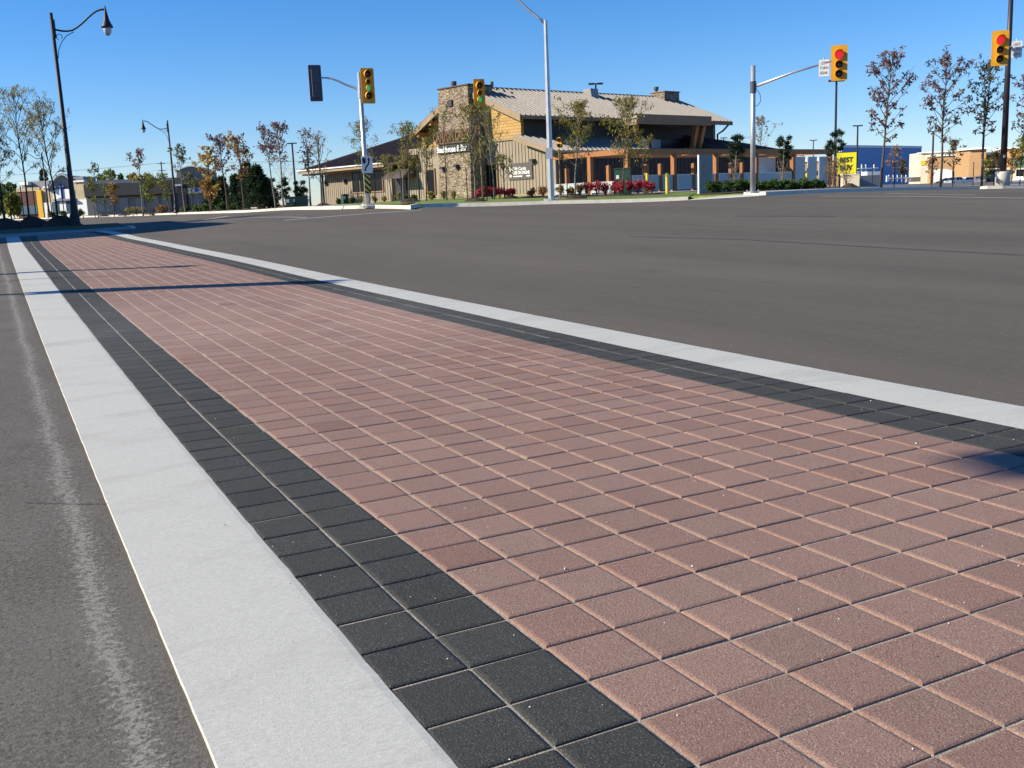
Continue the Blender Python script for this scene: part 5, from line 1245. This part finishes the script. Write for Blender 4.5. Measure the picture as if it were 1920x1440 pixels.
def conifer(label, px, py, Z, pyt, wpx, seed, pal='pine', group='dark conifers beyond the verge', round_=False, nl=2400, lift=.1, ls=.4):
    rr = random.Random(seed); b = base_at(px, py, Z, lift); H = zat(b[0], b[1], pyt)-b[2]; Rw = wpx/FPX*Z/2
    o = thing('conifer_tree' if not round_ else 'broadleaf_tree', label, 'tree', b, group); tm = MB(); lm = MB()
    tm.tube([b-DZ*.2, b+DZ*H*.96], [.03*H**.8, .02], 7)
    nb = 46
    for i in range(nb):
        u = .06+.93*(i/nb) if not round_ else .22+.75*(i/nb); az = i*2.4+rr.uniform(-.3, .3); prof = (1.04-u)**.8 if not round_ else math.sin(math.pi*min(.97, .12+.85*(u-.2)/.8))**.6
        l = Rw*prof*rr.uniform(.7, 1.12); d = np.array([math.cos(az), math.sin(az), rr.uniform(-.05, .35)]); p = b+DZ*H*u
        tm.tube([p, p+d*l], [.03, .01], 4, caps=False)
        for k in range(nl//nb):
            f = rr.random()**.6; c = p+d*l*f+rvec(rr)*.22*Rw*(1.1-.4*f)*(.5 if not round_ else 1)
            L_ = ls*rr.uniform(.6, 1.2); leaf(lm, c, rvec(rr)+d*.9+DZ*.2, rvec(rr), L_, L_*(.28 if not round_ else .6), pick(rr, PAL[pal]))
    tm.build('trunk', M['bark'], o, smooth=True); lm.build('crown', M['leaf'], o, colattr=True); return o

# staked trees on the near left corner
for i, (px, py, Z, pt, w_, lab) in enumerate([(9,418,49,236,80,'cut off by the left edge'), (56,416.5,49.5,180,112,'in the middle, tallest'), (109,415.5,49,208,118,'right beside the tall black lamp')]):
    o, b, H = young_tree('sparse olive tree at the far end of the crossing, '+lab, px, py, Z, pt, w_*1.12, 'straww', 11+i, f0=.36, nb=22, nl=1450, ls=.145, lw=.28, elev=54, tr=.04, shape='vase', droop=1.0, group='staked trees at the end of the crossing', clump=.22, twig=3, lift=.45, bark='stake')
    stakes(b-DZ*.1, 'thin dark stake of the crossing-end olive tree '+lab, 2, 2.0, .26)
    mound(b, .95, .5, 'dark mulch mound under the crossing-end olive tree '+lab.split(',')[0], 'mulch', i, .05)
# verge on the left
T = young_tree
vg = 'young trees along the far left verge'
T('small yellow-green tree in front of the left end of the long grey shop', 178, 401, 120, 338, 17, 'ygreen', 21, .3, 12, 570, 0.204, .6, group=vg, tr=.04)
T('thin wispy yellow-green tree between the first two small trees before the grey shop', 200, 402, 118, 344, 9, 'ygreen', 22, .3, 8, 209, 0.190, .6, group=vg, tr=.03)
T('small round orange tree before the grey shop', 214, 401, 116, 350, 20, 'orange', 23, .3, 12, 684, 0.204, .6, group=vg, tr=.04)
T('broad bushy yellow-green tree before the middle of the grey shop', 281, 399, 108, 334, 33, 'ygreen', 24, .28, 18, 1330, 0.218, .6, group=vg, tr=.05)
T('yellow-green tree leaning left of the far-kerb street lamp', 318, 398, 104, 332, 25, 'ygreen', 25, .3, 14, 627, 0.204, .6, group=vg, tr=.05, lean=-.5)
T('tall thin tree with a few dark leaf tufts rising above the grey shop roof', 268, 400, 110, 288, 34, 'purple', 26, .55, 9, 285, 0.286, .55, group=vg, tr=.07, bark='palebark')
T('short sparse tree with dark tufts left of the shop roof trees', 184, 402, 119, 312, 22, 'bronze', 27, .7, 5, 114, 0.286, .55, group=vg, tr=.04)
T('thin tree with dark tufts just right of the far-kerb street lamp', 347, 398, 98, 282, 30, 'bronze', 28, .55, 9, 247, 0.272, .55, group=vg, tr=.06, bark='palebark')
T('small green tree before the arched dark entrance', 362, 397, 98, 330, 22, 'ygreen', 29, .35, 9, 247, 0.204, .55, group=vg, tr=.05)
T('golden yellow maple at the right end of the shops', 397, 396, 90, 282, 44, 'gold', 30, .22, 24, 850, 0.231, .75, group=vg, tr=.06, elev=40)
T('small orange tree below the golden maple', 394, 396, 89, 345, 20, 'orange', 31, .3, 10, 494, 0.204, .6, group=vg, tr=.04)
T('tall purple-leaved tree behind the golden maple', 427, 396, 86, 262, 42, 'purple', 32, .5, 16, 627, 0.231, .5, group=vg, tr=.07, elev=48)
T('tall tree with mixed gold and purple leaves above the dark pines', 458, 395, 80, 264, 46, 'mixed', 33, .42, 18, 798, 0.231, .55, group=vg, tr=.07, elev=42)
T('purple-tufted tree with leaning trunk left of the twin-headed lot light', 517, 392, 66, 248, 34, 'purple', 34, .52, 13, 437, 0.190, .5, group=vg, tr=.05, bark='palebark', lean=-.45)
T('purple-tufted upright tree touching the twin-headed lot light', 532, 391.5, 65, 244, 36, 'purple', 35, .55, 13, 494, 0.190, .5, group=vg, tr=.05, bark='palebark')
T('thin bare-twigged tree between the two purple-tufted trees and the lot light', 537, 391, 68, 290, 60, 'tan', 36, .2, 16, 0, group=vg, tr=.03, bark='palebark')
T('narrow purple-tufted tree behind the yard wall, right of the lot light', 581, 390, 66, 248, 30, 'purple', 37, .45, 14, 399, 0.177, .5, group=vg, tr=.05, bark='palebark', stems=2)
T('bare upright tree at the left corner of the restaurant wing', 604, 389.5, 57, 262, 50, 'tan', 38, .3, 18, 57, 0.136, .4, group=vg, tr=.05, elev=62)
for i, (px, Z, lab) in enumerate([(193,117,'small trees before the grey shop'), (231,114,'long grey shop'), (281,107,'broad yellow-green tree'), (360,97,'small green tree by the arched entrance'), (404,88,'golden maple'), (462,78,'gold and purple tree'), (530,64,'purple-tufted trees'), (606,56.5,'bare tree at the wing corner')]):
    b = base_at(px, 392, Z+2.0, 0.1); mound(b, .75 if Z > 70 else .6, .22, 'brown mulch mound on the left verge by the '+lab, 'mulch', i+40)
rr = random.Random(5)
for i, (px, py, Z, pt, w_, pal) in enumerate([(243,400,118,388,22,'straw'),(256,400,118,389,18,'straw'),(268,399,118,389,16,'straw'),(305,398,112,386,26,'rust'),(150,404,135,393,22,'green'),(120,405,140,396,18,'green'),(100,406,145,398,14,'green'),(348,398,104,388,20,'green'),(372,397,98,385,22,'green'),(388,396,95,383,18,'green'),(415,395,93,382,24,'green'),(440,394,92,384,20,'green'),(455,393,90,384,18,'green')]):
    where = ['first of the straw-coloured clumps before the grey shop','middle straw-coloured clump before the grey shop','last straw-coloured clump before the grey shop','low rusty planting between the broad tree and the street lamp','low green shrub right of the tall black lamp','low green shrub before the pale arched shop','low green shrub left of the pale arched shop window','low shrub under the dark arched entrance','low green shrub left of the golden maple','low green shrub under the small orange tree','low green shrub below the tall purple tree','low green shrub left of the white trailer','low green shrub before the white trailer'][i]
    shrub('verge_shrub', where, 'shrub', px, py, Z, pt, w_, pal, 60+i, 'low planting on the left verge', 260, .32, .4 if pal != 'straw' else .12, .1, False, .1, .8 if pal == 'straw' else 0)
for i, (px, py, Z, pt, w_, lab) in enumerate([(486,391,76,314,60,'bushy dark conifer, largest of the group left of the twin trunks'), (468,392,88,306,52,'tall dark conifer behind the largest one'), (446,393,95,330,44,'dark conifer behind the white trailer'), (420,395,100,333,40,'dark conifer behind the golden maple'), (402,396,105,340,36,'darkest conifer by the shop end wall'), (503,391,82,338,40,'low dark conifer right of the largest one')]):
    conifer(lab, px, py, Z, pt, w_, 80+i, nl=2600, ls=.42, round_=False)
tuft_tree('dark tufted pine below the purple-tufted trees', 532, 391, 68, 333, 42, 90, 'tufted pines by the green cabinets', False, tall=.8); tuft_tree('dark tufted pine left of the yard wall', 566, 390, 68, 341, 34, 91, 'tufted pines by the green cabinets', False, tall=.85)
for i, (px, Z, pt, w_, pal, lab) in enumerate([(212,300,317,30,'ygreen','round green tree peeping over the grey shop roof'), (196,320,328,16,'green','dark tree left of the round green one over the shop roof'), (255,300,325,26,'orange','brownish-green tree over the middle of the shop roof'), (233,330,325,10,'green','narrow dark tree just right of the round green roof tree'), (90,310,316,14,'pine','dark spire tree behind the arched shop front'), (20,260,345,50,'green','dark tree mass behind the far left edge'), (8,200,362,30,'green','dull green tree at the far left edge'), (26,190,365,20,'ygreen','small green tree beside the dark brick shop'), (290,300,330,12,'green','small dark tree over the right of the shop roof')]):
    conifer(lab, px, 396, Z, pt, w_, 95+i, pal, 'trees behind the shops', True, 900, 0.1, .9)
# trees on the restaurant lawn
rg = 'young trees in front of the restaurant'
specs = [(686,384.5,58,240,76,'willow',101,'pale wispy tree behind the keep-right sign post',.35,20,520,.20,.28,.6), (735,382,62,300,60,'olive',102,'low olive tree in front of the wing windows',.45,10,260,.2,.35,.4),
         (757,381,60,290,34,'olive',103,'slim pale-trunked tree left of the entrance tree',.5,9,170,.18,.35,.4), (768,380.5,55,242,74,'olive',104,'olive tree on a mound before the recessed entrance',.36,20,560,.20,.32,.7), (800,377,58,272,44,'olive',105,'slim olive tree between the entrance and the window',.4,12,300,.19,.32,.4),
         (838,375,57,212,58,'willow',106,'wispy tree in front of the left edge of the stone tower',.35,14,190,.19,.3,.6), (892,378.5,50,212,56,'olive',107,'dense olive tree on a mound at the right edge of the stone tower',.32,20,520,.19,.34,.6), (927,374,56,212,58,'willow',108,'grey-green tree in front of the cedar gable',.36,20,430,.18,.3,.7), (947,373,58,300,40,'olive',109,'low leafy tree before the dark window right of the tower',.4,9,240,.18,.34,.5),
         (1079,378,50,205,104,'olive',110,'broad olive tree on a mound just right of the tall light pole',.34,28,1050,.20,.32,.8), (1168,366,54,198,108,'olive',111,'broad olive tree behind the red shrubs, before the porch',.32,28,1050,.20,.32,.8), (1207,363,58,265,44,'olive',112,'low yellowish tree at the left end of the porch',.4,9,260,.19,.34,.5)]
for px, py, Z, pt, w_, pal, sd, lab, f0, nb, nl, ls, lw, dr in specs:
    o, b, H = T(lab, px, py, Z, pt, w_, pal, sd, f0, nb, int(nl*1.7), ls*.8, lw, 54, .036, 'palebark' if sd in (101,103,107,108,110,102) else 'bark', 'vase' if w_ > 70 else 'oval', dr, group=rg, clump=.26)
    if sd in (104, 107, 110): mound(b, .68, .26, {104: 'brown mulch mound at the foot of the olive tree before the recessed entrance', 107: 'brown mulch mound before the right edge of the stone tower', 110: 'brown mulch mound just right of the tall light pole'}[sd], 'mulch', sd)
    if sd in (104, 107, 108, 110, 101): stakes(b, 'thin dark stake beside the '+lab.split(' before')[0].split(' in front')[0].split(' on a mound')[0]+{104: ' by the entrance', 107: ' by the tower'}.get(sd, ''), 2, 1.7, .5)
b = base_at(958, 374, 56, .1); mound(b, .62, .22, 'brown mulch mound at the right end of the left group of red shrubs', 'mulch', 3)
T('pale bare tree showing above the pergola beside the steel signal pole', 1424, 350, 95, 232, 60, 'tan', 120, .3, 18, 40, .3, .4, group=rg, tr=.05, bark='palebark', elev=62)
for i, (px, py, Z, pt, w_, lab) in enumerate([(1380,353,58,250,27,'evergreen standard nearest the restaurant, left of the steel signal pole'), (1468,351,62,252,34,'evergreen standard in the middle of the pergola, right of the signal pole'), (1566,353,62,241,40,'tallest evergreen standard, partly covering the yellow shop sign')]): tuft_tree(lab, px, py, Z, pt, w_, 130+i)
shrub('bare_shrub', 'leafless pinkish brown shrub around the tallest evergreen standard, left side', 'shrub', 1556, 354, 60, 290, 42, 'tan', 140, 'brown bare shrubs', 300, .16, .2, .1); shrub('bare_shrub', 'leafless brown shrub under the yellow shop sign', 'shrub', 1588, 354, 61, 296, 36, 'tan', 141, 'brown bare shrubs', 260, .16, .2, .1)
mound(base_at(1593, 354, 58, .1), .75, .35, 'reddish brown mulch heap right of the hedge, below the yellow shop sign', 'mulch', 9)
# red and rusty shrubs
for i, (px, py, Z, pt, w_, pal) in enumerate([(894,377,58,353,20,'red'),(908,377,58,350,19,'red'),(923,377,58,350,20,'red'),(938,376.5,58,352,18,'red'),(953,376,58,353,18,'red'),(962,376,58,353,13,'red'),
        (998,375,56,352,18,'rust'),(1018,374.5,55,349,22,'rust'),(1051,373.5,54,347,20,'orange'),(1071,373,54,346,17,'orange'),(1088,372.5,54,344,17,'rust'),
        (1104,372,54,341,20,'red'),(1119,371,54,340,22,'red'),(1136,370,54,340,20,'red'),(1152,369,54,339,20,'red'),(1162,369,53.6,339,15,'red'),(1181,368,54,338,20,'red'),(1196,367,54,337,22,'red'),(1211,366,54.5,337,20,'red'),(1222,365,55,338,14,'red')]):
    wh = ['leftmost red shrub at the foot of the tower','second red shrub from the tower, left group','third red shrub from the tower, left group','fourth red shrub of the left group','fifth red shrub of the left group','small red shrub at the right end of the left group','small brown vase-shaped shrub under the banner','rusty shrub just left of the tall light pole','green and orange shrub just right of the tall light pole','orange-green shrub before the low white panel','thin rusty shrub left of the bright red row','first bright red shrub of the right row','second bright red shrub, before a cedar post','third bright red shrub of the right row','fourth bright red shrub, left of the dark enclosure','small bright red shrub against the dark enclosure','first red shrub right of the thin tree trunk','second red shrub right of the thin tree trunk','red shrub in front of the rear yellow bollard','small red shrub at the right end of the row'][i]
    shrub('burning_bush', wh, 'shrub', px, py, Z, pt, w_*1.25, pal, 150+i, 'red and rusty shrubs before the restaurant', 520, .105, .5, .3, True)
b_ = [at(px, 366, Z)[:2] for px, Z in ((985,57),(1060,54.6),(1130,54),(1200,53.6),(1236,54.4))]
sheet('mulch_bed', [offs(b_, -.7), offs(b_, 0), offs(b_, .9)], M['mulch'], lambda i, k: [.14, .24, .16][i])
b_ = [at(px, 366, Z)[:2] for px, Z in ((1318,50.5),(1380,50),(1440,50),(1550,51.5),(1580,53))]
sheet('mulch_bed', [offs(b_, -1.2), offs(b_, 0), offs(b_, 1.3)], M['mulch'], lambda i, k: [.15, .26, .16][i])
hx = [1334,1349,1366,1384,1400,1424,1440,1456,1472,1488,1504,1520,1537]
for i, px in enumerate(hx):
    wh = ['leftmost hedge bush beside the grey sign slab','hedge bush second from the grey sign slab','hedge bush third from the grey sign slab','hedge bush below the nearest evergreen standard','hedge bush just left of the steel signal pole','hedge bush just right of the steel signal pole','second hedge bush right of the signal pole','third hedge bush right of the signal pole','hedge bush below the middle evergreen standard','hedge bush left of the tall screens','hedge bush before the far yellow bollard','next to last hedge bush on the right','rightmost bush of the hedge'][i]
    shrub('hedge_bush', wh, 'shrub', px, 357.5-(px-1334)*.026, 50, 336.5-(px-1334)*.004, 29, 'hedge', 180+i, 'clipped green bushes along the patio', 1000, .11, .55, .02)
for i, (px, py, Z, pt, w_, pal, wh) in enumerate([(677,383,77,368,11,'straw','tall grass clump left of the signal post foot'),(703,381.5,76,368,12,'straw','grass clump right of the striped board'),(722,381,75,370,10,'straw','thin grass clump below the wing window'),(737,380,73,369,9,'straw','grass clump at the right of the wing windows'),(748,379.5,72,363,11,'straw','bright grass clump by the wing corner'),(763,379,70,368,12,'green','dark shrub left of the entrance'),(777,378,69,368,11,'green','dark shrub right of the entrance'),(810,376.5,64,360,14,'olive','olive shrub under the small window'),(833,375.5,62,358,12,'straw','pale grass clump at the foot of the tower'),(852,375,61,360,12,'straw','second pale grass clump at the foot of the tower'),(636,385,79,374,8,'green','small dark shrub left of the small cabinet'),(661,384,76,372,9,'green','small dark shrub right of the small cabinet')]):
    shrub('border_plant', wh, 'plant', px, py, Z, pt, w_, pal, 200+i, 'border plants along the restaurant wall', 200, .22, .16 if pal == 'straw' else .45, .05, False, .13, 1.2 if pal == 'straw' else 0)
# right side trees
for i, (px, py, Z, pt, w_, pal, lab, lean) in enumerate([(1652,357,58,114,88,'purple','tall purple-leaved staked tree, left of three on the right',.2), (1763,355,60,122,90,'purple','tall purple-leaved staked tree, middle of three on the right',0), (1840,354.5,60,128,58,'bronze','narrow bronze-green staked tree, third on the right',0), (1928,354,58,150,96,'purple','purple-leaved tree cut by the right edge',0)]):
    o, b, H = T(lab, px, py, Z, pt, w_, pal, 220+i, .36 if i != 2 else .42, 30, 1250 if i != 2 else 800, .21, .45, 42, .062, 'bark', 'oval', .35, lift=.2, group='tall staked trees on the right', clump=.17, stems=1, twig=2, lean=lean, per=7)
    stakes(b, 'dark stake beside the '+lab, 2, 1.5, .7)
for i, (px, py, Z, pt, w_, pal, lab) in enumerate([(1672,341,130,282,30,'tan','hazy brown tree before the blue store'),(1692,341,128,306,18,'bronze','small brown tree right of the hazy one before the blue store'),(1786,343,118,270,32,'bronze','brown-green tree in front of the arched white door'),(1745,343,118,300,26,'tan','sparse pinkish tree left of the arched white door'),(1849,343,110,306,15,'ygreen','small yellow-green tree left of the big dark mast'),(1869,343,112,290,26,'bronze','brown-green tree just left of the big dark mast'),(1896,344,105,286,28,'orange','orange-green tree right of the big dark mast'),(1912,344,105,266,28,'ygreen','yellow-green tree at the right edge')]):
    T(lab, px, py, Z, pt, w_, pal, 240+i, .3, 18, 340 if pal != 'tan' else 220, .34, .4, 58, .05, group='small trees in the right-hand car park', lift=.05, droop=0.0)
# cars
M_ = M
car(1775, 346.5, 205, 2.9, M['cargrey'], 'dark grey car, leftmost of the parked row', 4.5, 1.8, 1.45)
car(1790, 346.5, 200, -2.6, M['carsilver'], 'silver car with dark windows beside the white one', 4.5, 1.8, 1.5)
car(1815, 345.5, 205, .25, M['carwhite'], 'white car in the middle of the parked row', 4.6, 1.8, 1.5)
car(1836, 346, 190, 1.2, M['carsilver'], 'pale car half hidden by the third staked tree', 4.5, 1.8, 1.5)
car(1855, 348, 150, 1.35, M['cardark'], 'dark blue van left of the concrete mast base', 4.6, 1.95, 1.85, True)
car(1912, 344.5, 230, 2.2, M['carsilver'], 'silver car right of the mast, by the brown store', 4.5, 1.8, 1.5)
# utility boxes, manhole near the kerb
mb = MB(); b = base_at(766, 388.2, 46, .15); mb.box(b[0], b[1], b[2]+.03, .5, .4, .06, .4); tag(mb.build('drain_cover', M['ink']), 'dark flat drain cover on the grass by the kerb nose', 'drain cover')

# ------------------------------------------------------------------ unseen things added left of the picture to cast shadows into it
SH = -SUN_H; TANE = math.tan(SUN_EL)
bl = thing('shadow_casting_block', 'unseen brown brick block added on the far left corner to cast the big shadow', 'building', (-30, 50, .4))  # unseen block, shaped and placed for the shadow over the crossing's far end
fp_ = [(-50, 43.2), (-23, 43.2), (-16.0, 46.4), (-16.0, 60.0), (-50, 60.0)]
mb = MB(); mb.plate([(x, y, gz(-10, 50)-.3) for x, y in fp_], (0, 0, 14.1)); sub(mb, 'wall', 'redbrick', bl)
mb = MB(); mb.plate([(x+(-.2 if x < -20 else .2), y+(-.2 if y < 50 else .2), gz(-10, 50)+13.8) for x, y in fp_], (0, 0, .4)); sub(mb, 'parapet', 'cream', bl)
for x in range(-48, -24, 4):
    for z in (1.2, 5.0, 8.6): mb = MB(); mb.box(x+1.2, 43.16, z+1.2, 2.2, .1, 1.7); sub(mb, 'window', 'dglass', bl)
for y in range(49, 55, 3):
    for z in (1.2, 5.0, 8.6): mb = MB(); mb.box(-15.96, y, z+1.2, .1, 2.2, 1.7); sub(mb, 'window', 'dglass', bl)
b = np.array([-7.25, 14.5, gz(-7.25, 14.5)]); ts = thing('traffic_signal', 'unseen near-side signal post with one tall head, added to cast a shadow band', 'traffic signal', b, 'unseen signals added for shadows')  # unseen post, its tall head sized for the wide shadow band
mb = MB(); mb.tube([b, b+DZ*6.3], [.1, .08], 12); sub(mb, 'pole', 'galv', ts)
signal_head(ts, b+DZ*5.15+np.array([.06,-.13,0]), np.array([.407,-.913]), .62, 2.05, [(.75,.15,'lens'),(.35,.11,'lens'),(0.,.11,'lens'),(-.35,.11,'lens'),(-.72,.15,'lgrn')])
b = np.array([-8.4, 19.2, gz(-8.4, 19.2)]); o = thing('street_lamp', 'unseen grey lamp post on the near side, added to cast a pole shadow', 'street lamp', b, 'unseen posts added for shadows'); mb = MB(); mb.tube([b, b+DZ*6.1], [.16, .13], 12); sub(mb, 'pole', 'galv', o); mb = MB(); mb.lathe(b[0], b[1], [(.1, b[2]+6.1), (.25, b[2]+6.2), (.05, b[2]+6.4)], 12); sub(mb, 'lamp_head', 'black', o)  # unseen post added for the pole shadow across the crossing
b = np.array([-6.9, 16.9, gz(-6.9, 16.9)]); o = thing('shadow_post', 'unseen slim post with a side arm, added to cast thin shadows', 'sign', b, 'unseen posts added for shadows'); mb = MB(); mb.tube([b, b+DZ*4.6], [.04, .035], 8); sub(mb, 'pole', 'galv', o); mb = MB(); mb.tube([b+DZ*2.6, b+DZ*3.2+np.array([-1.5,.9,0]), b+DZ*3.3+np.array([-3,1.9,0])], .035, 6); sub(mb, 'shadow_arm', 'galv', o)  # unseen pole and arm added for the thin forked shadows
b = np.array([-12.8, .2, 0.]); o = thing('road_light', 'unseen near-side road light with a long arm, added to cast the right-edge shadow', 'street light', b)
hp = np.array([-10.78, 4.93, 8.0]); mb = MB(); mb.tube([b, b+DZ*7.7], [.13, .08], 12); sub(mb, 'pole', 'galv', o)
mb = MB(); mb.tube([b+DZ*7.6, hp*.5+b*.5+DZ*4.1, hp], [.06, .05, .04], 8); sub(mb, 'arm', 'galv', o)
mb = MB(); a = math.atan2(SH[1], SH[0]); mb.box(hp[0]+.6*SH[0], hp[1]+.6*SH[1], hp[2], 1.45, .38, .16, a); sub(mb, 'lamp_head', 'galv', o)  # added unseen head, laid along the shadow direction to shape the right-edge shadow

# ------------------------------------------------------------------ grit on the paving and road
rr = random.Random(77); mb = MB()
P = []
for k in range(1500):
    v = 40*rr.random()**2.2-1.5; x = rr.uniform(-1.6, 10) if rr.random() < .5 else rr.uniform(-.3, 3.4); P.append((x, v))
zz = gzv(P)
for (x, y), h in zip(P, zz):
    if 10 > y and False: continue
    on = -.4 < x < 3.6; s = rr.uniform(.0009, .0028)*(1 if rr.random() < .97 else 2.0)*(1+max(0, y)*.03); base = h+(.0185 if on else .001); q = []
    for k in range(5): a = math.tau*k/5+rr.random(); q.append((x+s*math.cos(a), y+s*math.sin(a), base))
    mb.add(q+[(x+rr.uniform(-.3, .3)*s, y+rr.uniform(-.3, .3)*s, base+s*rr.uniform(.6, 1.2))], [(k, (k+1) % 5, 5) for k in range(5)], 0 if rr.random() < .72 else 1)
o = mb.build('loose_grit', [M['slabe'], M['ink']]); o['kind'] = 'stuff'
